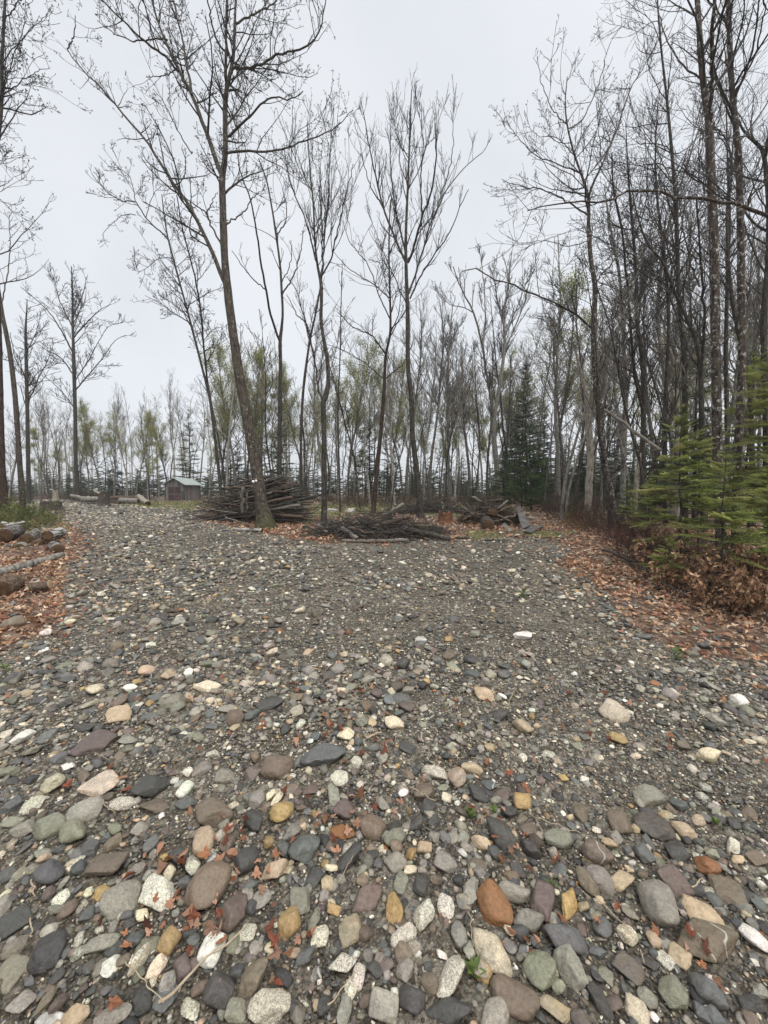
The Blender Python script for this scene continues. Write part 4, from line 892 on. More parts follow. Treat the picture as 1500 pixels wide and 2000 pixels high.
def conifer(h, seed, width, whorl=.28, per=6, bare=.12, fine=False, cols=None, rad=None, droop=.1, gap=.0, name='fir_tree', up=.15):
    r = np.random.default_rng(5000 + seed)
    sp = [spray(r, 1., .065, .034, .0042, dens=210) if fine else spray(r, 1., .10, .10, .013, dens=34, deep=False) for _ in range(3)]
    root = empty(name, (0, 0, 0), 'x', 'tree'); rad = rad or .010 * h + .008
    n = 12; p = np.column_stack([np.cumsum(r.normal(size=n) * .006 * h), np.cumsum(r.normal(size=n) * .006 * h), np.linspace(-.25, h, n)])
    m = MB(); V, Fc = tubes(spline(p, 24), np.linspace(rad, .004, 24), 7); m.add(V, Fc)
    fo = MB(); wood = MB(); z = bare * h
    while z < h * .985:
        f = (z - bare * h) / (h * (1 - bare)); wl = width * (1 - f) ** .8 * (.55 + .45 * min(1, f * 6 + .2)) + .03 * h
        for k in range(per):
            if r.random() < gap: continue
            a = r.uniform(0, 2 * PI); L = wl * r.uniform(.6, 1.15); el = up + .7 * f ** 3 - droop * (1 - f) + r.normal() * .1
            Rm = rotz(np.array([a]))[0] @ roty(np.array([-el]))[0] @ rotx(np.array([r.normal() * .2]))[0]
            zz = min(z + r.uniform(-.4, .4) * whorl, h * .99)
            base = np.array([np.interp(zz, p[:, 2], p[:, 0]), np.interp(zz, p[:, 2], p[:, 1]), zz])
            V, Fc, P, ln = sp[r.integers(3)]
            sx = L; Vb = (V * sx) @ Rm.T + base
            c = np.array(cols)[r.integers(len(cols))] * r.uniform(.7, 1.3)
            tipb = np.repeat(1 + .55 * np.clip(V[0::3, 0], 0, 1) ** 2, 3)[:, None]      # paler new growth at the bough tips
            fo.add(Vb, Fc, np.concatenate([np.clip(c[None] * tipb, 0, 1), np.ones((len(V), 1))], 1))
            Pw = (P * sx) @ Rm.T + base; lim = 8 if not fine else 60
            V, Fc = tubes(Pw[:lim], np.outer(np.maximum(.006 * ln[:lim] * sx, .0012 if fine else .004), np.linspace(1, .4, 4)), 3); wood.add(V, Fc)
        z += whorl * r.uniform(.75, 1.25) * (1 - .45 * f)
    for k in range(int(5 if fine else 8)):      # dead bare twigs low on the stem
        a = r.uniform(0, 2 * PI); z0 = r.uniform(.03, bare + .12) * h; L = width * r.uniform(.35, .8)
        e_ = np.array([math.cos(a) * L, math.sin(a) * L, z0 - .1 * L]); V, Fc = tubes(spline(np.array([[0, 0, z0], e_ * [.5, .5, 1] + [0, 0, .03], e_]), 6), np.linspace(.005, .002, 6), 3); wood.add(V, Fc)
    m.build('trunk', M['bark_dark'], root); wood.build('branches', M['twig'], root); fo.build('foliage', M['needle'], root)
    return root

DK = [(.058, .078, .036), (.048, .066, .032), (.070, .084, .038)]
MD = [(.060, .095, .032), (.075, .108, .034), (.048, .08, .03)]
GR = [(.22, .25, .07), (.28, .295, .09), (.16, .195, .055), (.25, .245, .09)]
PRO['spruce'] = [conifer(5.5, 1, 1.25, .36, 7, .06, cols=DK, name='spruce_tree'), conifer(4.2, 2, 1.3, .34, 7, .05, cols=MD, name='spruce_tree'), conifer(7.5, 3, 1.15, .42, 6, .15, cols=DK, gap=.2, name='spruce_tree'), conifer(3.0, 4, 1.1, .28, 7, .04, cols=MD, name='spruce_tree')]
PRO['tallspruce'] = [conifer(12.5, 5, 2.3, .45, 9, .08, cols=DK, name='spruce_tree', gap=.1)]

GN = {'bare': 'bare forest trees behind the clearing', 'birch': 'white-barked birches behind the clearing', 'leafing': 'trees with a haze of new yellow-green leaves', 'pole': 'thin pole saplings of the forest', 'spruce': 'dark young spruces under the bare forest', 'tallspruce': 'tall dark spruces in the forest'}
used = set(); PLACED = []
def place(kind, px, d, sc_, v=None):
    v = rng.integers(len(PRO[kind])) if v is None else v
    p = P3(px, 1000, d); z = float(gz(p[0], p[1])); src = PRO[kind][v]
    if (kind, v) not in used:
        used.add((kind, v)); o = src; o.location = (p[0], d, z); o.rotation_euler[2] = rng.uniform(0, 6.28); o.scale = (sc_,) * 3
    else: o = copy_tree(src, (p[0], d, z), rng.uniform(0, 6.28), sc_)
    o['group'] = GN[kind]; PLACED.append([kind, px, d, o, v])
busy = [(o[1], o[2]) for o in TT.values()]
def pick(px0, px1, d0, d1):
    for _ in range(80):
        px = rng.uniform(px0, px1); d = d0 + (d1 - d0) * rng.random(); p = P3(px, 1000, d)
        if zones(np.array([p[0]]), np.array([d]))[0][0]: continue
        if 318 - 25 < px < 392 + 12 and d < 40: continue
        return px, d
    return px, d1
def many(kind, n, px0, px1, d0, d1, s0, s1):
    for i in range(n):
        w = (px1 - px0) / n
        px, d = pick(px0 + i * w, px0 + (i + 1) * w, d0, d1); place(kind, px, d, rng.uniform(s0, s1))
many('bare', 11, -140, 420, 30, 46, .62, .95)
many('bare', 7, 420, 900, 26, 42, .75, 1.0)
many('bare', 9, 860, 1110, 24, 40, .8, 1.05)
many('bare', 9, 1070, 1640, 14, 26, .75, 1.15)
many('bare', 4, 1250, 1640, 10.5, 14, .6, .85)
many('birch', 8, 60, 420, 28, 40, .65, .85)
many('birch', 18, 500, 900, 21, 34, .65, .95)
many('birch', 5, 900, 1020, 22, 30, .7, .95)
many('birch', 9, 1090, 1500, 13, 22, .7, .95)
many('leafing', 11, 60, 420, 30, 42, .5, .75)
many('leafing', 18, 420, 900, 24, 36, .72, .95)
many('leafing', 4, 900, 1020, 28, 40, .8, 1.05)
many('leafing', 10, 1080, 1500, 17, 28, .8, 1.)
many('pole', 12, -60, 420, 24, 40, .7, 1.1)
many('pole', 32, 430, 1100, 18, 34, .7, 1.25)
many('pole', 22, 1080, 1560, 8.5, 18, .6, 1.1)
many('spruce', 24, -140, 330, 27, 42, .45, .85)
many('spruce', 8, 395, 560, 24, 38, .6, 1.)
many('spruce', 24, 540, 1000, 24, 40, .5, .9)
many('spruce', 15, 980, 1260, 17, 28, .6, 1.1)
many('spruce', 8, 1220, 1600, 10, 18, .5, .8)
place('tallspruce', 1028, 27, .78, 0); place('tallspruce', 990, 31, .6, 0); place('tallspruce', 1055, 30, .6, 0)
place('spruce', 372, 37, 1.15, 2); place('birch', 340, 38.5, .98, 0)
place('spruce', 925, 23, .42, 1)

ORDN = ['first', 'second', 'third', 'fourth', 'fifth', 'sixth', 'seventh', 'eighth', 'ninth', 'tenth', 'eleventh', 'twelfth', 'thirteenth', 'fourteenth', 'fifteenth', 'sixteenth', 'seventeenth', 'eighteenth', 'nineteenth', 'twentieth', 'twenty-first', 'twenty-second', 'twenty-third', 'twenty-fourth', 'twenty-fifth', 'twenty-sixth']
def label_forest():
  LMK = [(152, 'the fan maple'), (355, 'the shed'), (520, 'the leaning maple'), (633, 'the crooked maple'), (729, 'the dark maple'), (822, 'the central maple'), (980, 'the V-forked tree'), (1148, 'the pale snag'), (1205, 'the peeling tree'), (1420, 'the lichen-dotted trunks')]
  WD = {'bare': 'bare forest tree', 'birch': 'pale-barked birch', 'leafing': 'yellow-green leafing tree', 'pole': 'thin pole sapling', 'spruce': 'dark spruce', 'tallspruce': 'tall dark spruce', 'under': 'low brown bush'}
  bk = {}
  for q in PLACED:
      iv = sum(q[1] > x for x, _ in LMK); bk.setdefault((q[0], iv), []).append(q)
  for (k, iv), L in bk.items():
      L.sort(key=lambda q: q[1])
      if iv == 0: wh = 'left of ' + LMK[0][1]
      elif iv == len(LMK): wh = 'right of ' + LMK[-1][1]
      else: wh = 'between ' + LMK[iv - 1][1] + ' and ' + LMK[iv][1]
      for i, q in enumerate(L):
          s = (ORDN[i] + ' ' + WD[k] + ' from the left ' + wh) if len(L) > 1 else 'only ' + WD[k] + ' ' + wh
          q[3]['label'] = s; q[3].name = {'birch': 'birch_tree', 'spruce': 'spruce_tree', 'tallspruce': 'spruce_tree', 'pole': 'sapling', 'leafing': 'leafing_tree', 'under': 'shrub'}.get(k, 'forest_tree')

# far wood: one mass behind everything
fm = MB(); fm2 = MB(); r = np.random.default_rng(77)
sp0 = spray(r, 1., .12, .16, .03, dens=16, deep=False)
for i in range(230):
    px = r.uniform(-260, 1760); d = r.uniform(46, 78) if px < 1000 else r.uniform(30, 60); p = P3(px, 1000, d); z0 = float(gz(p[0], d)); h = r.uniform(3.2, 7) * (1.05 if px > 560 else .85); w = h * r.uniform(.2, .3)
    N = 34; t = np.sqrt(r.random(N)); t = 1 - t; a = r.uniform(0, 6.28, N); L = w * (1 - t) ** .8 + .2
    Rm = rotz(a) @ roty(-(.15 + .5 * t)); off = np.column_stack([np.full(N, p[0]), np.full(N, d), z0 + t * h * .97 + .1])
    V, Fc = inst(sp0[0], sp0[1], Rm * L[:, None, None], off)
    c = np.array(DK)[i % 3] * r.uniform(.7, 1.4); fm.add(V, Fc, np.tile(np.append(c, 1), (len(V), 1)))
    V, Fc = tubes(np.array([[p[0], d, z0], [p[0], d, z0 + h]]), np.array([.09, .01]), 4); fm2.add(V, Fc)
for i in range(110):
    px = r.uniform(-260, 1760); d = r.uniform(44, 75) if px < 1000 else r.uniform(26, 50); p = P3(px, 1000, d); z0 = float(gz(p[0], d)); h = r.uniform(6, 13)
    q = np.array([[p[0], d, z0 - .2], [p[0] + r.normal() * .2, d, z0 + h * .5], [p[0] + r.normal() * .5, d, z0 + h]]); V, Fc = tubes(spline(q, 6), np.linspace(r.uniform(.06, .13), .012, 6), 4); fm2.add(V, Fc)
    PP_ = spline(q[1:], 8)[None]; A_, B_ = along(PP_, np.full((1, 8), .05), 2.6, .8, 2.6, .4, .9, .3, .15, 5, rmin=.014, r=r); V, Fc = tubes(A_, B_, 3); fm2.add(V, Fc)
    A2, B2 = along(A_, B_, 2.2, .4, 1.0, .4, .9, .3, .15, 4, rmin=.012, r=r)
    if len(A2): V, Fc = tubes(A2, B2, 3); fm2.add(V, Fc)
fo = fm.build('far_evergreens', M['needle']); tag(fo, 'mass of dark evergreens deep in the wood closing off the view', 'woodland', None, 'stuff')
fo = fm2.build('far_trunks', M['twig_grey']); tag(fo, 'mass of distant bare grey stems deep in the wood', 'woodland', None, 'stuff')

# ------------------------------------------------------------------ near firs on the right
FP = [conifer(2.5, 11, .80, .20, 6, .22, True, GR, .026, .12, .09, up=.10), conifer(2.1, 12, .85, .19, 6, .28, True, GR, .024, .12, .09, up=.10), conifer(3.6, 13, .95, .26, 6, .2, True, GR, .034, .12, .12, up=.08)]
def fir(pi, px, d, s, label, rz):
    p = P3(px, 1000, d); z = float(gz(p[0], d)); src = FP[pi]; loc = (p[0], d, z)
    if pi not in usedf: usedf.add(pi); o = src; o.location = loc; o.scale = (s,) * 3; o.rotation_euler[2] = rz; o['label'] = label
    else: o = copy_tree(src, loc, rz, s, label)
    o['group'] = 'green young firs at the right forest edge'
usedf = set()
fir(0, 1326, 5.8, 1.0, 'bright green young fir whose top stands free left of the lichen-dotted trunks', .3)
fir(1, 1408, 4.75, .86, 'nearest green young fir spreading flat boughs in front of the lichen-dotted trunks', 1.2)
fir(2, 1500, 6.6, 1.1, 'tall green fir at the right edge behind the nearest fir', 2.1)
fir(2, 1462, 8.2, 1.15, 'green fir standing behind the right lichen-dotted trunk', 4.1)
fir(0, 1268, 8.0, .62, 'green young fir at the left end of the fir group beside the broken stem', 2.2)
fir(1, 1368, 7.2, 1.1, 'green fir half hidden behind the free-standing young fir', 3.3)
fir(1, 1228, 9.4, .6, 'small green fir close to the foot of the leaning peeling tree', .9)
fir(0, 1500, 4.9, .62, 'small green fir low at the right picture edge', 5.2)
fir(1, 1308, 5.0, .36, 'low dark fir seedling under the boughs by the ditch', 5.2)
fir(0, 1545, 5.8, 1.0, 'green fir just beyond the right picture edge', 4.)
for i, (px, d, s, lab) in enumerate([(604, 9.3, .17, 'tiny green fir seedling between the high and the low brush pile'), (1112, 12.5, .3, 'small green fir seedling behind the stump pile at the forest edge')]):
    fir(1, px, d, s, lab, i * 2.)

# ------------------------------------------------------------------ thickets, weeds
def shrub(seed, h, n, spread, mat, lv2=True, leaves=None, thick=.0028, arch=.25):
    r = np.random.default_rng(7000 + seed); root = empty('shrub', (0, 0, 0), 'x', 'shrub')
    a = r.uniform(0, 6.28, n); e0 = r.uniform(.15, .95, n); P = np.zeros((n, 7, 3)); P[:, 0, :2] = r.normal(size=(n, 2)) * spread * .28
    P[:, 0, 2] = -.05; d = np.stack([np.cos(a) * np.sin(e0), np.sin(a) * np.sin(e0), np.cos(e0)], -1); L = h * r.uniform(.5, 1.15, n)
    for j in range(1, 7): d = norm(d + .14 * r.normal(size=d.shape) + np.array([0, 0, -1]) * arch * .25); P[:, j] = P[:, j - 1] + d * (L / 6)[:, None]
    R = np.outer(r.uniform(1., 2.2, n) * thick, np.linspace(1, .4, 7))
    m = MB(); V, Fc = tubes(P, R, 4); m.add(V, Fc); m.build('stems', M[mat], root)
    A, B = along(P, R, 9, .1, .45, .4, 1., .2, .2, 5, rmin=thick * .7, r=r); m = MB(); V, Fc = tubes(A, B, 3); m.add(V, Fc)
    if lv2:
        A2, B2 = along(A, B, 9, .05, .2, .4, 1., .2, .2, 3, rmin=thick * .55, r=r); V, Fc = tubes(A2, B2, 3); m.add(V, Fc)
    m.build('twigs', M[mat], root)
    if leaves:
        k, s, cols, mt, dr = leaves; i = r.integers(0, len(A), k); j = r.integers(1, 5, k); p = A[i, j]
        dv = norm(r.normal(size=(k, 3)) + [0, 0, dr]); Bm = basis(dv, norm(r.normal(size=(k, 3)))) * (s * r.uniform(.5, 1.3, k))[:, None, None]
        V, Fc = inst(LEAFC[0], LEAFC[1], Bm, p); c = np.array(cols)[r.integers(0, len(cols), k)] * r.uniform(.6, 1.4, (k, 1))
        m = MB(); m.add(V, Fc, np.repeat(np.column_stack([c, np.ones(k)]), len(LEAFC[0]), 0)); m.build('leaves', M[mt], root)
    return root
LEAFC = (np.array([[0, 0, 0], [.25, .2, .07], [.6, .24, .10], [1, 0, -.06], [.6, -.24, .10], [.25, -.2, .07], [.5, 0, 0]], float), np.array([[0, 6, 1], [1, 6, 2], [2, 6, 3], [3, 6, 4], [4, 6, 5], [5, 6, 0]]))
BR = [(.28, .16, .09), (.34, .21, .125), (.20, .105, .06), (.40, .27, .17)]
GL = [(.13, .165, .045), (.18, .205, .06), (.22, .21, .075), (.10, .13, .04)]
SH = {'red': [shrub(1, .85, 46, .9, 'twig_red'), shrub(2, .7, 40, .9, 'twig_red'), shrub(3, .95, 50, 1., 'twig')], 'brown': [shrub(4, 1.0, 26, .55, 'twig', leaves=(1500, .07, BR, 'dead_leaf', -1.4)), shrub(5, .75, 24, .55, 'twig', leaves=(1200, .065, BR, 'dead_leaf', -1.2))],
      'green': [shrub(6, .75, 40, .7, 'twig', leaves=(1500, .05, GL, 'leaf_new', 0)), shrub(7, .55, 36, .7, 'twig_red', leaves=(900, .045, GL, 'leaf_new', 0))], 'yellow': [shrub(8, .7, 36, .6, 'twig_red', leaves=(500, .035, [(.22, .15, .04), (.26, .2, .06)], 'leaf_new', 0))]}
PRO['under'] = [shrub(21, 1.2, 44, 1.5, 'twig_under', thick=.006), shrub(22, .9, 44, 1.6, 'twig_under', thick=.006)]
GN['under'] = 'low brown bushes at the foot of the forest'
many('under', 12, -60, 310, 27, 36, .8, 1.3); many('under', 26, 420, 1080, 21, 31, .8, 1.4); many('under', 8, 1080, 1300, 14, 20, .8, 1.2)
label_forest()
useds = set(); SHG = {'red': 'red-brown twiggy thickets along the right forest edge', 'brown': 'bushes with hanging dry brown leaves', 'green': 'leafy green bushes at the far left', 'yellow': 'bushes with yellowish spring leaves'}
def bush(k, v, px, d, s, label, py=None):
    p = G(px, py) if py else P3(px, 1000, d); z = float(gz(p[0], p[1])); loc = (p[0], p[1], z)
    if (k, v) not in useds: useds.add((k, v)); o = SH[k][v]; o.location = loc; o.scale = (s,) * 3; o['label'] = label
    else: o = copy_tree(SH[k][v], loc, rng.uniform(0, 6), s, label)
    o['group'] = SHG[k]
redp = [(1078, 14, .9), (1105, 12.5, 1.), (1128, 11.4, 1.), (1150, 10.6, 1.05), (1172, 9.8, 1.), (1185, 8.9, .95), (1205, 8.3, .95), (1222, 7.6, .9), (1245, 7.2, .9), (1258, 6.6, .85), (1280, 6.2, .8), (1300, 5.9, .8), (1150, 13, 1.), (1230, 9.6, 1.), (1290, 7.5, .9), (1340, 6.2, .7), (1385, 5.5, .6), (1110, 16, 1.), (1060, 17, .9), (1440, 5.6, .7)]
redp.sort()
for i, (px, d, s) in enumerate(redp): bush('red', i % 3, px, d, s, f'{ORDN[i]} red-brown twiggy thicket from the left along the right forest edge')
for i, (px, d, s, lab) in enumerate([(1425, 4.35, .80, 'dry brown-leaved bush hanging over the leaf strip in front of the nearest fir'), (1482, 4.15, .78, 'dry brown-leaved bush at the right picture edge above the leaves'), (1345, 5.0, .70, 'dry brown-leaved bush left of the nearest fir by the ditch'), (1500, 4.6, .9, 'dry brown-leaved bush behind the one at the right edge'), (1300, 5.7, .8, 'leftmost bush with hanging brown leaves below the free-standing fir'), (1455, 4.9, .8, 'dry brown-leaved bush between the nearest fir and the right edge')]): bush('brown', i % 2, px, d, s, lab)
for i, (px, d, s, lab) in enumerate([(28, 11, 1., 'leafy green bush at the foot of the mossy left trunk'), (-8, 9.5, 1., 'leafy green bush at the left picture edge behind the log heap'), (66, 11.5, .85, 'leafy green bush right of the mossy left trunk'), (88, 9.8, .6, 'low green bush between the log heap and the drive'), (50, 9., .6, 'low green bush just behind the stacked logs'), (-60, 10, 1.1, 'leafy green bush beyond the left picture edge')]): bush('green', i % 2, px, d, s, lab)
for i, (px, d, s, lab) in enumerate([(1128, 10.2, .9, 'yellowish leafy bush at the start of the red-brown thickets'), (1145, 9.4, .7, 'smaller yellowish bush in front of the red-brown thickets'), (108, 14, .7, 'small bare sprig of a bush beside the far left drive')]): bush('yellow', 0, px, d, s, lab)

def weed(px, py, h, n, label, wide=.3):
    g = G(px, py); r = np.random.default_rng(int(px * 7 + py)); root = empty('weed', g, label, 'weed', 'small green weeds in the gravel')
    m = MB(); V, Fc = tubes(spline(np.array([[0, 0, -.02], [.01, 0, h * .35], [.015, .01, h * .62]]), 6), np.linspace(.0022, .0012, 6), 5); m.add(V, Fc); m.build('stem', M['grass_stem'], root)
    a = np.arange(n) * 2.4 + r.uniform(0, 6); el = r.uniform(.25, 1.2, n); z = h * r.uniform(.05, .6, n); dv = np.stack([np.cos(a) * np.cos(el), np.sin(a) * np.cos(el), np.sin(el)], -1)
    B = basis(dv) * (h * r.uniform(.4, .75, n))[:, None, None] * np.array([1, wide / .24, 1])[None, None, :]
    V, Fc = inst(LEAFC[0], LEAFC[1], B, np.column_stack([np.zeros((n, 2)), z])); c = np.array([(.12, .17, .045)]) * r.uniform(.8, 1.5, (n, 1))
    m = MB(); m.add(V, Fc, np.repeat(np.column_stack([c, np.ones(n)]), len(LEAFC[0]), 0)); m.build('leaves', M['leaf_new'], root)
M['grass_stem'] = mat_flat('green_stem', (.09, .12, .03), (.16, .18, .05))
weed(918, 1598, .065, 9, 'small pale green weed behind the round black cobble'); weed(965, 1592, .05, 7, 'tiny green weed beside a speckled stone right of the larger weed')
weed(925, 1912, .06, 8, 'tallest green weed with pointed leaves beside the golden speckled granite', .2); weed(1078, 1738, .05, 8, 'grassy green tuft left of the largest white-rimmed cobble', .1)
weed(1400, 1618, .05, 8, 'flat green weed on the gravel at right'); weed(318, 1695, .05, 6, 'thin green sprout among leaves left of the pale speckled oval', .1)
weed(1322, 1290, .12, 12, 'grass tuft at the end of the leaf strip on the right', .1); weed(897, 1427, .05, 14, 'yellow-green moss-like weed in the middle of the gravel', .25); weed(1022, 1172, .16, 14, 'grass tuft in the middle of the upper gravel', .1)
weed(10, 1315, .09, 9, 'grass sprout at the left picture edge', .1)

# ------------------------------------------------------------------ leaf litter, grass
def maple_leaf(curl, seed):
    r = np.random.default_rng(seed)
    ang = np.linspace(-2.75, 2.75, 15); rad = np.array([.42, .62, .40, .78, .62, .50, .80, 1.0, .80, .50, .62, .78, .40, .62, .42]) * r.uniform(.88, 1.1, 15)
    V = np.column_stack([rad * np.cos(ang), rad * np.sin(ang), np.zeros(15)]) * .5
    V = np.concatenate([[[-.08, 0, 0]], V]); V[:, 2] = curl * (V[:, 0] ** 2 * r.uniform(.4, 1.4) + V[:, 1] ** 2 * r.uniform(.6, 1.8)) + .05 * r.normal(size=16)
    return V, np.array([[0, i, i + 1] for i in range(1, 15)])
LP = [maple_leaf(c, 60 + i) for i, c in enumerate((.5, 1.0, 1.6, -.7, -1.2, .25))] + [(LEAFC[0] * [1, 1.1, 2.2] - [.5, 0, 0], LEAFC[1]), (LEAFC[0] * [1, 1.1, -3] - [.5, 0, -.05], LEAFC[1])]
LCOL = np.array([.96, .92, .88]) * np.array([(.50, .31, .19), (.62, .45, .32), (.40, .23, .14), (.68, .53, .40), (.26, .13, .085), (.55, .34, .19), (.40, .18, .12), (.62, .46, .33)])
lb = MB()
def drop(x, y, s, lift=.012, tone=1.):
    n = len(x)
    if n == 0: return
    k = rng.integers(0, len(LP), n); sz = s * rng.uniform(.6, 1.35, n)
    T = rotz(rng.uniform(0, 6.28, n)) @ rotx(rng.normal(0, .38, n)) @ roty(rng.normal(0, .38, n)) * sz[:, None, None]
    T = T * np.stack([np.ones(n), rng.uniform(.55, 1, n), np.ones(n)], -1)[:, None, :]
    t = np.column_stack([x, y, gz(x, y) + lift + rng.uniform(0, .03, n)])
    c = LCOL[rng.integers(0, len(LCOL), n)] * tone * rng.uniform(.55, 1.25, (n, 1)); c = np.column_stack([c, np.ones(n)])
    for q in range(len(LP)):
        m_ = k == q
        if m_.any(): V, Fc = inst(LP[q][0], LP[q][1], T[m_], t[m_]); lb.add(V, Fc, np.repeat(c[m_], len(LP[q][0]), 0))
def litter(d0, d1, dens, s, xm=1.3, grass_ok=.25):
    n = int(xm * (d1 * d1 - d0 * d0) * dens); y = np.sqrt(rng.uniform(d0 * d0, d1 * d1, n)); x = rng.uniform(-1, 1, n) * y * xm
    road, gr = zones(x, y)
    edge = zones(x + rng.normal(0, .34, n), y + rng.normal(0, .42, n))[0]
    patch = .5 + .65 * sm(.32, .6, fbm(x * 1.1, y * 1.1, 63))
    keep = (~road & (rng.random(n) < np.where(gr, grass_ok, patch))) | (road & ~edge & (rng.random(n) < .45))
    drop(x[keep], y[keep], s)
litter(2.6, 6.5, 420, .074)
litter(6.5, 11, 150, .09, 1.15)
litter(11, 22, 26, .11, 1.1)
litter(22, 36, 5, .16, 1.05)
for (px, py, n, sp_r) in [(400, 1690, 26, .12), (430, 1790, 30, .10), (300, 1800, 12, .1), (560, 1640, 14, .14), (680, 1600, 12, .08), (550, 1880, 10, .06), (330, 1690, 8, .05), (1390, 1900, 10, .07), (1050, 1840, 8, .05), (1010, 1660, 8, .07), (640, 1370, 24, .25), (500, 1320, 16, .3), (720, 1420, 14, .2), (960, 1600, 6, .06), (1180, 1400, 10, .3), (900, 1500, 10, .3), (300, 1490, 10, .3), (1300, 1450, 10, .3), (740, 1480, 10, .2), (230, 1270, 20, .5)]:
    g = G(px, py); drop(g[0] + rng.normal(0, sp_r, n), g[1] + rng.normal(0, sp_r, n), .05 if py > 1500 else .06, .015, np.array([.62, .48, .44]))
tag(lb.build('leaf_litter', M['dead_leaf'], smooth=False), 'brown fallen leaves strewn along the drive edges and forest floor', 'leaves', None, 'stuff')

gb = MB()
def blades(d0, d1, dens, h, w, xm=1.1):
    n = int(xm * (d1 * d1 - d0 * d0) * dens); y = np.sqrt(rng.uniform(d0 * d0, d1 * d1, n)); x = rng.uniform(-1, 1, n) * y * xm
    road, gr = zones(x, y); k = (gr & (rng.random(n) < .3 + .9 * vnoise(x * .8, y * .8, 5))) | (~road & (rng.random(n) < .06)); x, y = x[k], y[k]; n = len(x)
    if not n: return
    hh = h * rng.uniform(.4, 1.3, n); a = rng.uniform(0, 6.28, n); ln = rng.uniform(.1, .8, n) * hh
    B = np.stack([np.stack([np.cos(a), np.sin(a), np.zeros(n)], -1) * (w * rng.uniform(.6, 1.4, n))[:, None], np.stack([-np.sin(a) * ln, np.cos(a) * ln, np.zeros(n)], -1), np.stack([np.zeros(n), np.zeros(n), hh], -1)], -1)
    PV = np.array([[-.5, 0, 0], [.5, 0, 0], [.35, .35, .6], [-.35, .35, .6], [0, 1, 1]]); PF = np.array([[0, 1, 2], [0, 2, 3], [3, 2, 4]])
    V, Fc = inst(PV, PF, B, np.column_stack([x, y, gz(x, y) - .01]))
    c = np.array([(.22, .23, .06), (.30, .27, .10), (.15, .19, .04), (.34, .29, .14)])[rng.integers(0, 4, n)] * rng.uniform(.7, 1.2, (n, 1)); gb.add(V, Fc, np.repeat(np.column_stack([c, np.ones(n)]), 5, 0))
blades(6, 12, 150, .07, .007); blades(12, 22, 60, .12, .014); blades(22, 42, 24, .16, .03)
tag(gb.build('grass', M['grass'], smooth=False), 'thin yellow-green grass between the drive and the forest', 'grass', None, 'stuff')

# ------------------------------------------------------------------ sticks, logs and brush piles
def stick(name, p0, p1, r0, r1, bark, label, cat='branch', group=None, crook=.03, k=7, cut=None, sub=0, seed=None):
    r = np.random.default_rng(seed if seed is not None else int(abs(p0[0] * 991 + p0[2] * 313 + p1[1] * 77) * 10) % 99991)
    p0 = np.asarray(p0, float); p1 = np.asarray(p1, float); L = np.linalg.norm(p1 - p0); n = 9
    P = p0 + (p1 - p0) * np.linspace(0, 1, n)[:, None]; P[1:-1] += r.normal(size=(n - 2, 3)) * crook * L * .25 * np.array([1, 1, .8]); P = spline(P, 16)
    R = np.linspace(r0, r1, 16) * (1 + .06 * r.normal(size=16))
    m = MB(); V, Fc = tubes(P, R, k, True); m.add(V, Fc)
    if sub:
        A, B = along(P[None], R[None], sub / L, .12 * L, .4 * L, .4, 1.1, .1, .2, 6, .2, .95, r=r, rmin=.003); V, Fc = tubes(A, B, 4); m.add(V, Fc)
    if cut:
        ro = empty(name, p0, label, cat, group); m.build('bark', M[bark], ro, p0)
        for e_, q in ((0, 1), (-1, -2)):
            ax = norm(P[e_] - P[q]); Bm = basis(ax[None])[0]; a = np.arange(14) * PI / 7; rr_ = R[e_] * 1.0
            rings = [np.zeros((1, 3))] + [np.column_stack([np.full(14, z), np.cos(a) * s, np.sin(a) * s]) * rr_ for z, s in ((.02, .5), (.0, .94), (-.06, .99))]
            rings[0][0, 0] = .02 * rr_; Vv = np.concatenate(rings) @ Bm.T + P[e_] + ax * .004
            Fc = [[0, 1 + i, 1 + (i + 1) % 14] for i in range(14)] + [[1 + o + i, 15 + o + i, 15 + o + (i + 1) % 14] for o in (0, 14) for i in range(14)] + [[1 + o + i, 15 + o + (i + 1) % 14, 1 + o + (i + 1) % 14] for o in (0, 14) for i in range(14)]
            mc = MB(); mc.add(Vv, Fc); mc.build('cut_end', M[cut], ro, p0)
        return ro
    o = m.build(name, M[bark], None, p0); tag(o, label, cat, group); return o
def brush(center, ax, ay, h, n, label, mat='stick_dark', l=(.4, 1.4), yaw=None, seed=0, thick=(.004, .012)):
    r = np.random.default_rng(8000 + seed); u = r.random(n) ** .5; a = r.uniform(0, 6.28, n); x = u * np.cos(a) * ax; y = u * np.sin(a) * ay
    z = r.random(n) * h * np.clip(1 - .9 * u ** 1.6, .04, 1); p = np.column_stack([center[0] + x, center[1] + y, center[2] + z])
    az = r.uniform(0, 6.28, n) if yaw is None else r.normal(yaw, .45, n); el = r.normal(.05, .25, n); d = np.stack([np.cos(az) * np.cos(el), np.sin(az) * np.cos(el), np.sin(el)], -1)
    L = r.uniform(*l, n); P = np.zeros((n, 6, 3)); P[:, 0] = p - d * L[:, None] / 2
    for j in range(1, 6): d = norm(d + .13 * r.normal(size=d.shape)); P[:, j] = P[:, j - 1] + d * (L / 5)[:, None]
    g_ = gz(P[..., 0], P[..., 1]) + .01; P[..., 2] = np.maximum(P[..., 2], g_)
    R = np.outer(r.uniform(*thick, n), np.linspace(1, .4, 6)); m = MB(); V, Fc = tubes(P, R, 4); m.add(V, Fc)
    A, B = along(P, R, 3, .1, .4, .4, 1., .05, .2, 4, rmin=.0025, r=r); V, Fc = tubes(A, B, 3); m.add(V, Fc)
    tag(m.build('brush', M[mat]), label, 'brush', None, 'stuff')

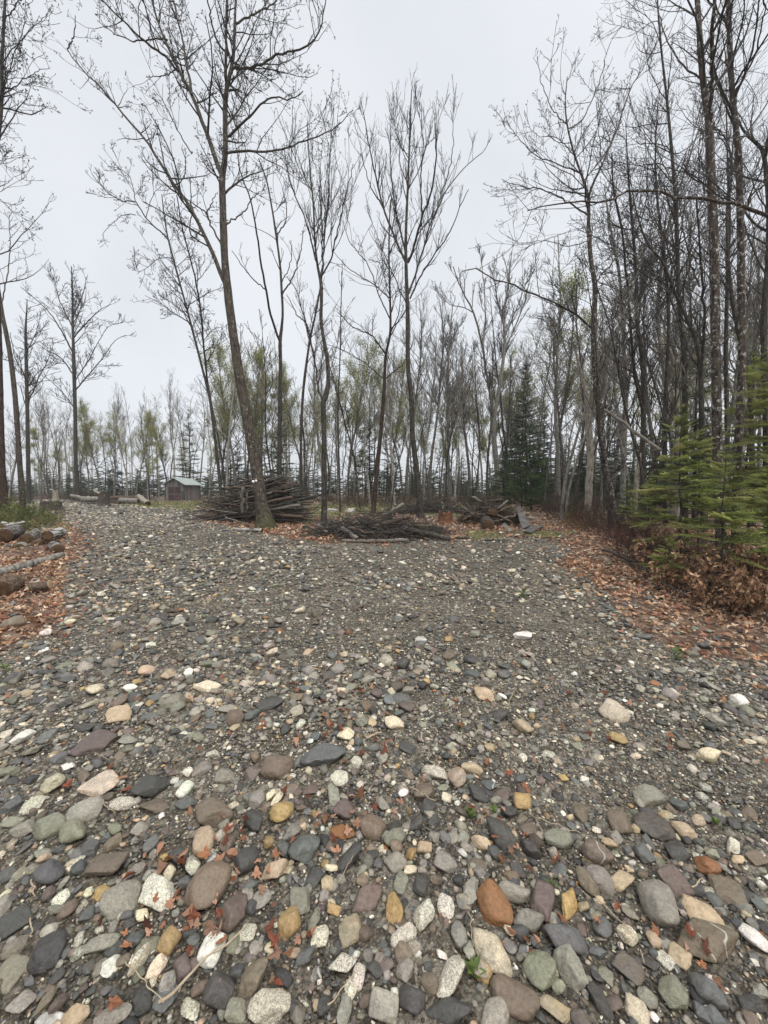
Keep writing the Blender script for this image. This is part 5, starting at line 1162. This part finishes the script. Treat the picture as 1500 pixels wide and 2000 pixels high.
# high pile: long poles laid side by side, butts to the right
c0 = G(505, 1024); c0[1] = 11.6; c0[0] = (503 - 750) / 750 * 11.6; c0[2] = float(gz(c0[0], c0[1])); r = np.random.default_rng(42)
for i in range(150):
    lay = (i + .5) / 150; z = 1.18 * lay ** .9; half = 1.65 * (1 - .62 * lay)
    yy = c0[1] + r.uniform(-1, 1) * .75 * (1 - .6 * lay); xx = c0[0] + r.normal() * .25 + .05 * lay
    L = r.uniform(.85, 1.15) * (half * 2) * r.uniform(.65, 1.05); yaw = r.normal(0, .16); right = xx > c0[0] - .1
    pit = r.normal(.06, .05) + .22 * lay if r.random() < .72 else r.normal(-.12, .12)
    d = np.array([math.cos(yaw) * math.cos(pit), math.sin(yaw), math.sin(pit)]); p = np.array([xx, yy, c0[2] + .05 + z])
    r0 = r.uniform(.014, .046) * (1.1 if lay < .5 else .9); a, b = p + d * L * .5, p - d * L * .5
    for e_ in (a, b): e_[2] = max(e_[2], float(gz(e_[0], e_[1])) + r0)
    bk_ = 'stick_dark' if r.random() < .68 else ('stick_grey' if r.random() < .45 else 'stick_brown')
    stick('branch', a, b, r0, r0 * r.uniform(.3, .6), bk_, 'dark wet pole laid in the high brush pile behind the leaning maple', 'branch', 'poles laid in the high brush pile', .035, 7, sub=2 if r.random() < .4 else 0, seed=4000 + i)
brush(c0 + [0, 0, .0], 1.75, .8, 1.1, 420, 'tangle of thin dark twigs filling the high brush pile', l=(.5, 1.8), yaw=.05, seed=1)
def pp(px, py, d): return P3(px, py, d)
stick('branch', pp(628, 966, 11.0), pp(545, 985, 11.4), .032, .03, 'stick_dark', 'dark pole sticking far out of the high brush pile towards the crooked maple', seed=1)
stick('branch', pp(540, 965, 11.3), pp(470, 995, 11.6), .02, .012, 'stick_grey', 'pale slim stick lying level on top of the high brush pile', seed=2)
stick('stub', pp(474, 952, 10.7), pp(473, 1002, 10.7), .045, .04, 'stick_grey', 'pale upright broken stub leaning on the front of the high brush pile', 'stub', crook=.08, seed=3)
stick('branch', pp(484, 962, 10.6), pp(480, 1003, 10.6), .022, .014, 'stick_grey', 'thin pale crooked stick hanging beside the upright stub', crook=.2, seed=4)
stick('branch', pp(440, 1010, 10.6), pp(512, 1034, 10.0), .02, .014, 'stick_grey', 'long grey stick slanting down to the mossy tree foot', seed=5)
stick('branch', pp(385, 1012, 11.0), pp(420, 1030, 10.4), .03, .02, 'stick_brown', 'brown stick slanting out of the left end of the high brush pile', seed=6)
stick('log', pp(445, 966, 11.8), pp(470, 972, 11.2), .07, .065, 'stick_dark', 'short thick log on the top left of the high brush pile', 'log', cut='cutwood', seed=7)
stick('log', pp(446, 978, 11.4), pp(476, 981, 11.2), .085, .08, 'stick_dark', 'thick dark log below the topmost one in the high brush pile', 'log', cut='cutwood', seed=8)
for i, (a, b) in enumerate([((520, 935), (555, 912)), ((500, 945), (530, 925)), ((460, 960), (492, 930)), ((530, 950), (568, 938)), ((466, 955), (510, 935))]):
    stick('branch', pp(*a, 11.6), pp(*b, 11.4), .018, .008, 'stick_dark', ['longest dark stick poking up out of the top of the high brush pile', 'dark stick poking up right beside the leaning maple trunk', 'dark stick rising left of the leaning maple trunk', 'dark stick poking up at the right shoulder of the high brush pile', 'dark stick crossing behind the leaning maple trunk'][i], crook=.06, sub=2, seed=20 + i)
g = G(505, 1040); stick('log', G(460, 1038) + [0, 0, .05], G(512, 1041) + [0, 0, .06], .035, .05, 'birch', 'white birch log lying in front of the high brush pile', 'log', cut='cutwood', seed=9)

# low pile
c1 = G(735, 1045); c1[1] = 9.0; c1[0] = (735 - 750) / 750 * 9.0; c1[2] = float(gz(c1[0], 9.0))
brush(c1, 1.55, .8, .60, 760, 'tangle of dark twigs filling the low brush pile', l=(.3, 1.2), seed=2)
for i in range(60):
    u = r.random() ** .5; a = r.uniform(0, 6.28); p = c1 + np.array([u * math.cos(a) * 1.3, u * math.sin(a) * .7, .06 + r.random() * .46 * (1 - u * .8)]); yaw = r.uniform(0, PI); pit = r.normal(0, .2); L = r.uniform(.5, 1.5); r0 = r.uniform(.010, .042)
    d = np.array([math.cos(yaw), math.sin(yaw) * .5, math.sin(pit)]); e0, e1 = p + d * L / 2, p - d * L / 2
    for e_ in (e0, e1): e_[2] = max(e_[2], float(gz(e_[0], e_[1])) + r0)
    stick('branch', e0, e1, r0, r0 * .5, ('stick_dark', 'stick_brown', 'stick_grey')[0 if r.random() < .6 else (1 if r.random() < .6 else 2)], 'crooked brown stick tangled in the low brush pile', 'branch', 'sticks tangled in the low brush pile', .08, 6, sub=2, seed=5000 + i)
for i, (a, b, d1, d2, r0, r1, bk_, cut, lab, cr) in enumerate([
 ((728, 1030), (800, 1008), 8.6, 8.9, .055, .06, 'stick_brown', 'cutwood', 'brown log slanting up to the right out of the low brush pile', .02), ((786, 1031), (878, 1053), 8.6, 8.1, .06, .05, 'stick_dark', 'cutwood', 'long dark curved log at the right end of the low brush pile', .04),
 ((668, 1057), (797, 1055), 8.0, 8.1, .035, .045, 'stick_grey', 'cutwood_pale', 'long pale stripped log along the front of the low brush pile', .02), ((668, 1032), (698, 1053), 8.5, 8.0, .055, .05, 'birch_grey', 'cutwood', 'grey birch log leaning at the left front of the low brush pile', .03),
 ((790, 1027), (843, 1027), 8.8, 8.7, .035, .035, 'stick_brown', 'cutwood_pale', 'short level log pointing right out of the low brush pile', .02), ((748, 1007), (787, 985), 9.6, 10.4, .03, .05, 'stick_grey', 'cutwood_pale', 'pale stick leaning up behind the low brush pile towards the far pile', .03),
 ((640, 1040), (618, 1025), 8.5, 9.2, .03, .02, 'stick_grey', 'cutwood', 'grey stick leaning left beside the crooked maple foot', .04), ((765, 1015), (763, 1000), 9.2, 9.2, .03, .03, 'stick_dark', 'cutwood', 'short dark stake standing up in the low brush pile', .02),
 ((890, 1050), (990, 1058), 8.4, 7.9, .022, .012, 'stick_dark', 'cutwood', 'long dark stick lying along the gravel edge before the stump pile', .05), ((1005, 1050), (1110, 1053), 8.5, 8.2, .02, .012, 'stick_brown', 'cutwood', 'thin brown stick on the gravel edge in front of the dark sheet', .04)]):
    e0, e1 = pp(*a, d1), pp(*b, d2)
    if i in (8, 9, 2): 
        for e_ in (e0, e1): e_[2] = float(gz(e_[0], e_[1])) + r0
    stick('log' if r0 > .032 else 'branch', e0, e1, r0, r1, bk_, lab, 'log' if r0 > .032 else 'branch', None, cr, 9, cut, seed=60 + i)

# far pile behind the central maple
c2 = P3(838, 1000, 15.5); c2[2] = float(gz(c2[0], 15.5))
brush(c2, 1.7, .7, .42, 420, 'tangle of dark twigs heaped behind the central maple', l=(.4, 1.5), seed=3, thick=(.006, .016))
for i in range(26):
    u = r.random() ** .5; a = r.uniform(0, 6.28); p = c2 + np.array([u * math.cos(a) * 1.6, u * math.sin(a) * .6, .08 + r.random() * .3 * (1 - u * .8)]); yaw = r.uniform(0, PI); L = r.uniform(.6, 1.6); r0 = r.uniform(.015, .035); d = np.array([math.cos(yaw), .4 * math.sin(yaw), r.normal(.1, .2)])
    stick('branch', p + d * L / 2, p - d * L / 2, r0, r0 * .5, 'stick_grey' if r.random() < .4 else 'stick_dark', 'stick heaped in the far brush pile behind the central maple', 'branch', 'sticks heaped in the far brush pile', .06, 6, sub=2, seed=6000 + i)

# stump pile at right
c3 = P3(962, 1000, 10.6); c3[2] = float(gz(c3[0], 10.6))
brush(c3 + [-.05, .1, 0], .92, .5, .80, 520, 'tangle of roots and twigs in the stump pile', 'stick_brown', l=(.25, .8), seed=4)
for i in range(64):
    u = r.random() ** .5; a = r.uniform(0, 6.28); p = c3 + np.array([u * math.cos(a) * .72 - .05, u * math.sin(a) * .45 + .1, .08 + r.random() * .72 * (1 - u * .85)]); yaw = r.uniform(0, PI); L = r.uniform(.35, .95); r0 = r.uniform(.018, .06); d = np.array([math.cos(yaw), .5 * math.sin(yaw), r.normal(.1, .45)])
    e0, e1 = p + d * L / 2, p - d * L / 2
    for e_ in (e0, e1): e_[2] = max(e_[2], float(gz(e_[0], e_[1])) + r0)
    stick('branch', e0, e1, r0, r0 * .6, ('stick_brown', 'stick_dark', 'stick_grey')[r.integers(3)], 'broken branch heaped in the stump pile', 'branch', 'broken branches heaped in the stump pile', .08, 6, seed=7000 + i)
e0 = pp(954, 1027, 9.6); stick('log', e0, e0 + [.12, .7, .06], .155, .15, 'bark_dark', 'thick log with a round brown sawn end facing out of the stump pile', 'log', None, .01, 14, 'cutwood', seed=91)
e0 = pp(964, 1001, 10.3); stick('log', e0, e0 + [-.1, .5, .0], .10, .09, 'stick_brown', 'rotten log end high up in the stump pile', 'log', None, .02, 12, 'cutwood', seed=92)
def slab(name, quad, th, mat, label, cat):
    q = [np.array(v, float) for v in quad]; nrm = norm(np.cross(q[1] - q[0], q[3] - q[0])) * th
    n = 8; m = MB(); a = np.linspace(0, 1, n); U, Vv = np.meshgrid(a, a); top = ((1 - U) * (1 - Vv))[..., None] * q[0] + (U * (1 - Vv))[..., None] * q[1] + (U * Vv)[..., None] * q[2] + ((1 - U) * Vv)[..., None] * q[3]
    top = top + (np.sin(U * 5 + Vv * 2) * .012)[..., None] * norm(nrm); V = np.concatenate([top.reshape(-1, 3), (top - nrm).reshape(-1, 3)]); f = []
    for j in range(n - 1):
        for i in range(n - 1): k = j * n + i; f += [(k, k + 1, k + n + 1), (k, k + n + 1, k + n), (64 + k, 64 + k + n + 1, 64 + k + 1), (64 + k, 64 + k + n, 64 + k + n + 1)]
    for i in range(n - 1):
        for (x, y) in ((i, i + 1), (56 + i + 1, 56 + i), (i * n + n, i * n), (i * n + 7, i * n + n + 7)): f += [(x, y, y + 64)[::-1], (x, y + 64, x + 64)[::-1]]
    m.add(V, f); o = m.build(name, mat, None, q[0], smooth=False); tag(o, label, cat)
sheetm = mat_flat('weathered_dark_sheet', (.035, .032, .031), (.14, .13, .118), 5, .55, .4); boardm = mat_flat('weathered_board', (.12, .105, .09), (.28, .25, .21), 16)
slab('sheet', [pp(1008, 992, 10.6), pp(1016, 991, 10.7), pp(1036, 1028, 9.7), pp(1019, 1034, 9.5)], .025, sheetm, 'dark weathered sheet leaning on the right side of the stump pile', 'sheet')
slab('sheet', [pp(1020, 1038, 8.9), pp(1038, 1039, 8.85), pp(1064, 1025, 9.9), pp(1042, 1026, 9.9)], .025, sheetm, 'dark weathered sheet lying flat right of the stump pile', 'sheet')
slab('board', [pp(964, 1040, 9.2), pp(996, 1044, 9.0), pp(998, 1040, 9.0), pp(965, 1037, 9.2)], .04, boardm, 'grey board lying in front of the thick log end', 'board')
slab('board', [pp(981, 1024, 9.3), pp(986, 1023, 9.3), pp(999, 1037, 9.05), pp(993, 1043, 9.05)], .03, boardm, 'grey board standing at a slant beside the thick log end', 'board')
slab('board', [pp(1028, 1008, 10.6), pp(1050, 1011, 10.5), pp(1050, 1013, 10.5), pp(1029, 1010.5, 10.6)], .03, mat_flat('pale_board', (.3, .26, .2), (.45, .4, .32)), 'pale board sticking out behind the leaning dark sheet', 'board')
# rotten red stump
def stump(px, py, rr_, h, bark, label, cut='cutwood', jag=.0):
    g = G(px, py); ro = empty('stump', g, label, 'stump'); r = np.random.default_rng(int(px)); k = 16; a = np.arange(k) * 2 * PI / k; m = MB(); rows = []
    for z, s in ((-.1, 1.5), (.03, 1.25), (.35, 1.0), (.8, .96), (1., .9)): rows.append(np.column_stack([np.cos(a) * rr_ * s * (1 + .1 * np.sin(a * 5)), np.sin(a) * rr_ * s * (1 + .1 * np.cos(a * 4)), np.full(k, z * h) + (jag * r.random(k) * h if z == 1. else 0)]))
    f = [];  top = np.array([[0, 0, h * (1 - jag * .3)]])
    for j in range(4):
        for i in range(k): x = j * k + i; y = j * k + (i + 1) % k; f += [(x, y, y + k), (x, y + k, x + k)]
    m.add(np.concatenate(rows), f); m.build('bark', M[bark], ro)
    mc = MB(); mc.add(np.concatenate([rows[-1] * [.97, .97, 1], top]), [(i, (i + 1) % k, k) for i in range(k)]); mc.build('cut_top', M[cut], ro)
M['rot'] = mat_flat('rotten_red_wood', (.06, .028, .014), (.20, .09, .045), 14)
stump(870, 1022, .20, .26, 'rot', 'reddish rotten stump right of the central maple', 'rot', .5); stump(203, 989, .3, .5, 'stick_dark', 'dark broken stump among the fallen logs left of the shed', 'cutwood', .5)
stump(100, 998, .4, .3, 'stick_dark', 'low dark root stump beside the far left drive', 'cutwood', .6); stump(109, 977.5, .22, .9, 'bark_pale', 'pale short stump standing at the far left of the drive', 'cutwood_pale', .1)
# fallen logs left of the shed
for i, (a, b, d1, d2, r0, r1, bk_, lab) in enumerate([((160, 975), (198, 975), 26, 26, .20, .18, 'bark_grey', 'grey log lying level left of the dark broken stump'), ((140, 968), (166, 974), 29, 27, .14, .12, 'bark_grey', 'leftmost fallen log tilting down by the fan-crowned maple'), ((235, 977), (272, 979), 26, 25.5, .18, .2, 'bark_grey', 'grey log lying level right of the dark broken stump'), ((271, 969), (289, 984), 25, 23.5, .14, .17, 'bark_pale', 'pale log tilted down to the grass left of the shed'), ((215, 973), (270, 971), 28, 28, .15, .12, 'stick_brown', 'brown log lying behind the two grey logs'), ((165, 984), (200, 982), 25, 25, .07, .05, 'stick_dark', 'thin dark log on the grass in front of the grey log'), ((183, 957), (195, 965), 28, 27, .06, .09, 'bark_pale', 'short pale broken limb above the fallen logs')]):
    stick('log', pp(*a, d1), pp(*b, d2), r0, r1, bk_, lab, 'log', 'fallen logs in the grass left of the shed', .02, 10, 'cutwood', seed=200 + i)
c4 = P3(235, 1000, 26.5); c4[2] = float(gz(c4[0], 26.5)); brush(c4, 1.6, .7, .55, 200, 'red-brown brush among the fallen logs left of the shed', 'stick_brown', l=(.4, 1.4), seed=5, thick=(.008, .02))

# log heap at the left edge
for i, (px, py, rp, d, dx, L, bk_, lab) in enumerate([
 (8, 1046, 15.5, 7.4, 30, 1.3, 'birch_grey', 'thick birch log with a yellowish sawn end at the left end of the log heap'), (52, 1054, 13, 7.3, 68, 1.2, 'birch_grey', 'birch log with a brown sawn end in the middle of the log heap'),
 (92, 1047, 12, 7.25, 118, 1.1, 'birch', 'white birch log pointing up to the right at the end of the log heap'), (36, 1073, 12, 7.0, 46, .9, 'bark_grey', 'bottom log of the log heap with its sawn end in the leaves'),
 (113, 1075, 12.5, 6.75, 101, .9, 'birch_grey', 'separate bottom log with a dark sawn end nearest to the drive'), (72, 1066, 11, 7.2, 80, 1.0, 'stick_brown', 'dark brown log in the shadow under the log heap'), (-14, 1072, 13, 7.1, 0, 1.0, 'stick_brown', 'dark log at the left picture edge under the log heap')]):
    e0 = pp(px, py, d); rr_ = rp / F * d * .9; e1 = P3(dx, 1000, d + L * .5); e1[2] = e0[2] + .02; stick('log', e0, e1, rr_, rr_ * .93, bk_, lab, 'log', 'sawn logs heaped at the left edge', .015, 14, 'cutwood', seed=300 + i)
for i, (a, b, d1, d2, r0, bk_, lab) in enumerate([((5, 1022), (32, 1034), 8.3, 7.9, .04, 'birch', 'white birch branch lying on top of the log heap'), ((18, 1024), (48, 1020), 8.6, 8.8, .035, 'birch', 'second white birch branch behind the log heap'), ((60, 1046), (72, 1035), 7.6, 8.3, .05, 'birch', 'curved white birch piece between two logs of the heap')]):
    stick('branch', pp(*a, d1), pp(*b, d2), r0, r0 * .8, bk_, lab, 'branch', None, .05, 9, 'cutwood_pale', seed=320 + i)
e0, e1 = G(-25, 1132) + [0, 0, .05], G(122, 1090) + [0, 0, .05]; stick('log', e0, e1, .068, .055, 'bark_grey', 'long grey log lying in the leaves in front of the log heap', 'log', None, .015, 12, 'cutwood', seed=340)
g = G(18, 1160); stick('log', g + [-.02, -.08, .07], g + [-.1, .16, .10], .12, .12, 'stick_brown', 'short sawn log disc with pale rim among the leaves at left', 'log', None, .0, 16, 'cutwood', seed=341)
g = G(84, 1158); stick('log', g + [-.12, -.02, .06], g + [.06, .04, .10], .08, .06, 'stick_brown', 'brown split wood chunk between the leaves and the stones at left', 'log', None, .03, 6, 'cutwood_pale', seed=342)
# ditch branches at right
for i, (a, b, r0, bk_, lab) in enumerate([((1175, 1085), (1330, 1135), .02, 'stick_dark', 'long dark branch lying in the ditch along the red-brown thickets'), ((1255, 1120), (1290, 1125), .02, 'stick_grey', 'grey broken branch on the stones of the ditch'), ((1290, 1150), (1370, 1185), .012, 'stick_grey', 'thin grey branch dropping from the ditch to the leaves'), ((1340, 1168), (1440, 1176), .010, 'stick_grey', 'thin pale twig lying level under the brown-leaved bush'), ((1265, 1130), (1215, 1100), .018, 'stick_dark', 'dark forked branch lying across the ditch stones')]):
    p, q = G(*a), G(*b); p[2] += .10; q[2] += .05; stick('branch', p, q, r0, r0 * .5, bk_, lab, 'branch', None, .06, 6, sub=3, seed=400 + i)
stick('branch', pp(1305, 1105, 5.8), pp(1222, 1012, 7.0), .014, .006, 'stick_dark', 'thin dark dead stem leaning left over the red-brown thickets', crook=.04, sub=3, seed=410)
stick('branch', pp(1180, 800, 9.2), pp(1290, 880, 8.2), .03, .04, 'stick_grey', 'dead branch slanting down to the right in front of the joined twin trunks', crook=.05, sub=4, seed=411)
stick('broken_stem', P3(1236, 1010, 9.5) * [1, 1, 0] + [0, 0, float(gz(6.2, 9.5))], pp(1248, 885, 9.5), .07, .05, 'bark_pale', 'thin broken birch stem with a raw orange patch at the left of the firs', 'stem', crook=.02, seed=412)
# loose twigs on the foreground gravel
tw = [((310, 1980), (485, 1828), 'long pale twig lying diagonally over the stones at lower left', .0045), ((245, 1898), (320, 1985), 'curved pale straw below the black speckled granite', .0022), ((660, 1742), (690, 1690), 'thin pale straw near the dark slate left of centre', .0018), ((62, 1735), (70, 1772), 'short pale stalk at the left edge beside the large slab', .003), ((60, 1812), (64, 1852), 'short tan stalk below the large left slab', .003),
      ((190, 1560), (225, 1608), 'curved white root fibre left of the pale stones', .0022), ((185, 1480), (215, 1497), 'thin white straw above the purplish flat stone', .002), ((915, 1800), (925, 1872), 'pale straw standing before the pale angular rock', .002), ((815, 1790), (812, 1845), 'short straw across the blue-white granite', .002), ((1030, 1590), (1060, 1645), 'thin straw behind the green stone', .002), ((1160, 1765), (1240, 1850), 'long straw left of the dark brown block', .0022), ((1250, 1875), (1258, 1905), 'short straw below the largest white-rimmed cobble', .002),
      ((1350, 1750), (1372, 1735), 'small bent twig on the slab at right', .003), ((800, 1550), (850, 1580), 'thin brown twig on the mid gravel', .003), ((1050, 1610), (1150, 1650), 'long thin straw on the gravel right of the black cobble', .002), ((1310, 1530), (1370, 1560), 'thin straw on the fine gravel at right', .002), ((600, 1310), (690, 1312), 'brown twig lying level on the mid stones', .006), ((170, 1345), (168, 1322), 'small dark twig stub on the left gravel', .006), ((1140, 1320), (1230, 1290), 'thin stalk on the gravel below the leaf strip', .004), ((980, 1400), (1010, 1352), 'thin curved stalk on the mid gravel', .003), ((1385, 1375), (1420, 1385), 'short reddish wood chip on the gravel at right', .008), ((640, 1985), (700, 1920), 'thin straw at the bottom left of centre', .002), ((715, 1450), (745, 1440), 'short pale wood splinter above the blue-grey slab', .008)]
for i, (a, b, lab, r0) in enumerate(tw):
    p, q = G(*a), G(*b); lift = .035 if a[1] > 1500 else .03; p[2] += lift; q[2] += lift * 1.2
    stick('twig', p, q, r0, r0 * .6, 'straw' if r0 < .0035 or i in (0, 22) else 'stick_brown', lab, 'twig', 'loose twigs and straws on the gravel', .10, 5, seed=500 + i)

# ------------------------------------------------------------------ shed
def box(m, x0, x1, y0, y1, z0, z1):
    V = np.array([[x, y, z] for z in (z0, z1) for y in (y0, y1) for x in (x0, x1)]); m.add(V, [(0, 2, 3), (0, 3, 1), (4, 5, 7), (4, 7, 6), (0, 1, 5), (0, 5, 4), (2, 6, 7), (2, 7, 3), (0, 4, 6), (0, 6, 2), (1, 3, 7), (1, 7, 5)])
dS = 33.; Bx = (360.5 - 750) / 750 * dS; wS, lS, hS, rS = 1.65, 2.9, 1.45, 1.95; zS = float(gz(Bx - .8, dS + 1))
root = empty('shed', (Bx - wS / 2, dS, zS), 'small weathered grey wooden shed with a green metal roof at the far side', 'shed')
def plank(name, c1, c2, ax):
    t = NT(name); mp = t.pos((1, 1, 1)); sx = t.n('ShaderNodeSeparateXYZ'); t.l(mp, sx.inputs[0])
    u = t.math('MULTIPLY', sx.outputs[ax], 7.); fr = t.math('FRACT', u); fl = t.math('FLOOR', u); w = t.n('ShaderNodeTexWhiteNoise'); w.noise_dimensions = '1D'; t.l(fl, w.inputs['W'])
    n = t.noise(t.pos((6, 6, .7)), 5, 5); col = t.ramp(t.math('ADD', t.math('MULTIPLY', w.outputs[0], .45), t.math('MULTIPLY', n, .6)), [(.25, c1), (.8, c2)])
    gap = t.ramp(fr, [(.03, .25), (.07, 1.)]); col = t.mix(1., col, gap, 'MULTIPLY'); return t.done(col, .85, .2)
wx = plank('weathered_planks_front', (.085, .076, .072), (.24, .22, .205), 0); wy = plank('weathered_planks_side', (.09, .08, .074), (.26, .23, .21), 1)
m = MB(); x0, x1 = -wS / 2, wS / 2
m.add([[x0, 0, 0], [x1, 0, 0], [x1, 0, hS], [0, 0, rS], [x0, 0, hS], [x0, .06, 0], [x1, .06, 0], [x1, .06, hS], [0, .06, rS], [x0, .06, hS]], [(0, 1, 2), (0, 2, 4), (4, 2, 3), (5, 7, 6), (5, 9, 7), (9, 8, 7), (0, 5, 6), (0, 6, 1), (1, 6, 7), (1, 7, 2), (2, 7, 8), (2, 8, 3), (3, 8, 9), (3, 9, 4), (4, 9, 5), (4, 5, 0)]); m.build('front_wall', wx, root, smooth=False)
m = MB(); box(m, x1 - .06, x1 - .004, .064, lS - .064, 0, hS - .003); m.build('side_wall', wy, root, smooth=False)
m = MB(); box(m, x0 + .004, x0 + .06, .064, lS - .064, 0, hS - .003); m.build('side_wall', wy, root, smooth=False)
m = MB(); box(m, x0, x1, lS - .06, lS, 0, hS); m.build('back_wall', wx, root, smooth=False)
rm = NT('green_metal_roof'); n_ = rm.noise(rm.pos(), 6, 4); rmat = rm.done(rm.ramp(n_, [(.3, (.24, .28, .26)), (.7, (.42, .47, .445))]), .45, .5)
for s in (-1, 1):
    m = MB(); ex, ez = (x1 + .16) * s, hS - .16 * (rS - hS) / x1; a = [[0, -.2, rS + .05], [ex, -.2, ez + .05], [ex, lS + .2, ez + .05], [0, lS + .2, rS + .05]]; b = [[x, y, z - .045] for x, y, z in a]
    m.add(a + b, [(0, 1, 2), (0, 2, 3), (4, 6, 5), (4, 7, 6), (0, 4, 5), (0, 5, 1), (1, 5, 6), (1, 6, 2), (2, 6, 7), (2, 7, 3), (3, 7, 4), (3, 4, 0)]); rf = m.build('roof', rmat, root, smooth=False)
    m = MB()
    for yy in np.arange(-.1, lS + .2, .3):
        V, Fc = tubes(np.array([[.01 * s, yy, rS + .052], [ex, yy, ez + .052]]), np.array([.012, .012]), 4); m.add(V, Fc)
    m.build('seam', rmat, rf, smooth=False)
dk = mat_flat('dark_door_boards', (.035, .028, .028), (.10, .075, .07), 10); rd = mat_flat('reddish_door_boards', (.05, .035, .032), (.14, .09, .08), 10); tr_ = mat_flat('grey_trim', (.10, .09, .085), (.2, .18, .165), 12); trd = mat_flat('dark_corner_post', (.05, .05, .055), (.09, .09, .09), 12)
m = MB(); box(m, -.52, -.03, -.03, -.002, .62, 1.2); dl = m.build('door', dk, root, smooth=False); m = MB(); box(m, .03, .50, -.03, -.002, .62, 1.2); m.build('door', dk, root, smooth=False)
m = MB(); box(m, -.10, -.02, -.05, -.032, .66, .72); m.build('handle', tr_, dl, smooth=False)
m = MB(); box(m, -.52, -.14, -.03, -.002, .04, .55); m.build('lower_panel', dk, root, smooth=False); m = MB(); box(m, -.10, .5, -.03, -.002, .04, .55); m.build('lower_panel', rd, root, smooth=False)
m = MB(); box(m, -.57, .55, -.045, -.003, 1.21, 1.25); box(m, -.57, -.53, -.04, -.003, .02, 1.2); box(m, -.57, .52, -.036, -.003, .56, .61); m.build('trim', tr_, root, smooth=False)
m = MB(); box(m, x1 - .24, x1 + .012, -.035, -.003, 0, .88); m.build('corner_post', trd, root, smooth=False)
m = MB(); box(m, x0 - .01, x0 + .06, -.03, -.003, 0, hS - .02); m.build('corner_post', trd, root, smooth=False)

# white fitting on the leaning maple, overhead wires
wp = mat_flat('white_plastic', (.7, .7, .68), (.8, .8, .78), 5, .4, .5); p = pp(497, 941, 9.25)
ro = empty('fitting', p, 'small white fitting with two round heads fixed to the side of the leaning maple trunk', 'fitting')
for dx, dz, s in ((-.025, 0, .034), (.045, .02, .028)):
    V, Fc = ICO[2]; m = MB(); m.add(V * [s, s * .8, s * 1.2] + [dx, -.02, dz], Fc); hd = m.build('head', wp, ro)
    V, Fc = ICO[2]; m = MB(); m.add(V * [s * .35, .01, s * .35] + [dx, -.02 - s * .8, dz - .015], Fc); m.build('lens', M['twig'], hd)
m = MB(); V, Fc = tubes(np.array([[-.03, 0, .07], [.06, .03, .075], [.14, .12, .05]]), np.array([.012, .012, .012]), 6, True); m.add(V, Fc); m.build('bracket', M['stick_grey'], ro)
for a, b, d1, d2, lab in [((1162, 684), (1560, 515), 9.6, 7.0, 'lower thin black wire rising to the right across the lichen-dotted trunks'), ((1163, 562), (1420, 425), 9.6, 8.0, 'upper thin black wire rising from the leaning peeling tree to the left lichen trunk')]:
    p, q = pp(*a, d1), pp(*b, d2); t = np.linspace(0, 1, 20)[:, None]; P = p + (q - p) * t - np.array([0, 0, 1.]) * .12 * (4 * t * (1 - t)); m = MB(); V, Fc = tubes(P, np.full(20, .007), 5, True); m.add(V, Fc)
    tag(m.build('overhead_wire', mat_flat('black_wire', (.012, .012, .012), (.025, .025, .025)), None, p), lab, 'wire')
# pale boulders behind the low pile
for i, (px, py, d, s) in enumerate([(650, 990, 17, .2), (683, 990, 16.5, .22), (770, 993, 16, .16), (848, 1026, 9.2, .09), (1012, 1045, 8.6, .07)]):
    V, Fc = stone_shape(2, 12, 9, np.random.default_rng(50 + i)); g = P3(px, 1000, d); m = MB(); c = np.array([.42, .40, .36, .4, .40, .37, .33, 0]); m.add(V * [s * 1.3, s, s * .7], Fc, np.tile(c, (len(V), 1)))
    o = m.build('boulder', M['stone']); o.location = (g[0], d, float(gz(g[0], d)) + s * .25)
    tag(o, ['pale boulder on the grass behind the crooked maple', 'pale boulder between the pole-thin sapling and the crooked maple', 'pale boulder on the grass left of the central maple', 'pale stone at the foot of the central maple', 'pale stone in front of the stump pile'][i], 'boulder')

if HAZE:
    hz = MB(); box(hz, -112, 112, -26, 122, -1.6, 30.); ho = hz.build('haze', [], None, smooth=False)
    hm = bpy.data.materials.new('misty_air'); hm.use_nodes = True; t = hm.node_tree; t.nodes.clear(); oo = t.nodes.new('ShaderNodeOutputMaterial'); pv = t.nodes.new('ShaderNodeVolumePrincipled')
    pv.inputs['Color'].default_value = (.93, .95, 1, 1); pv.inputs['Density'].default_value = HAZE; pv.inputs['Anisotropy'].default_value = .2
    t.links.new(pv.outputs[0], oo.inputs['Volume']); ho.data.materials.append(hm); tag(ho, 'thin pale mist in the air of the clearing', 'haze', None, 'stuff')
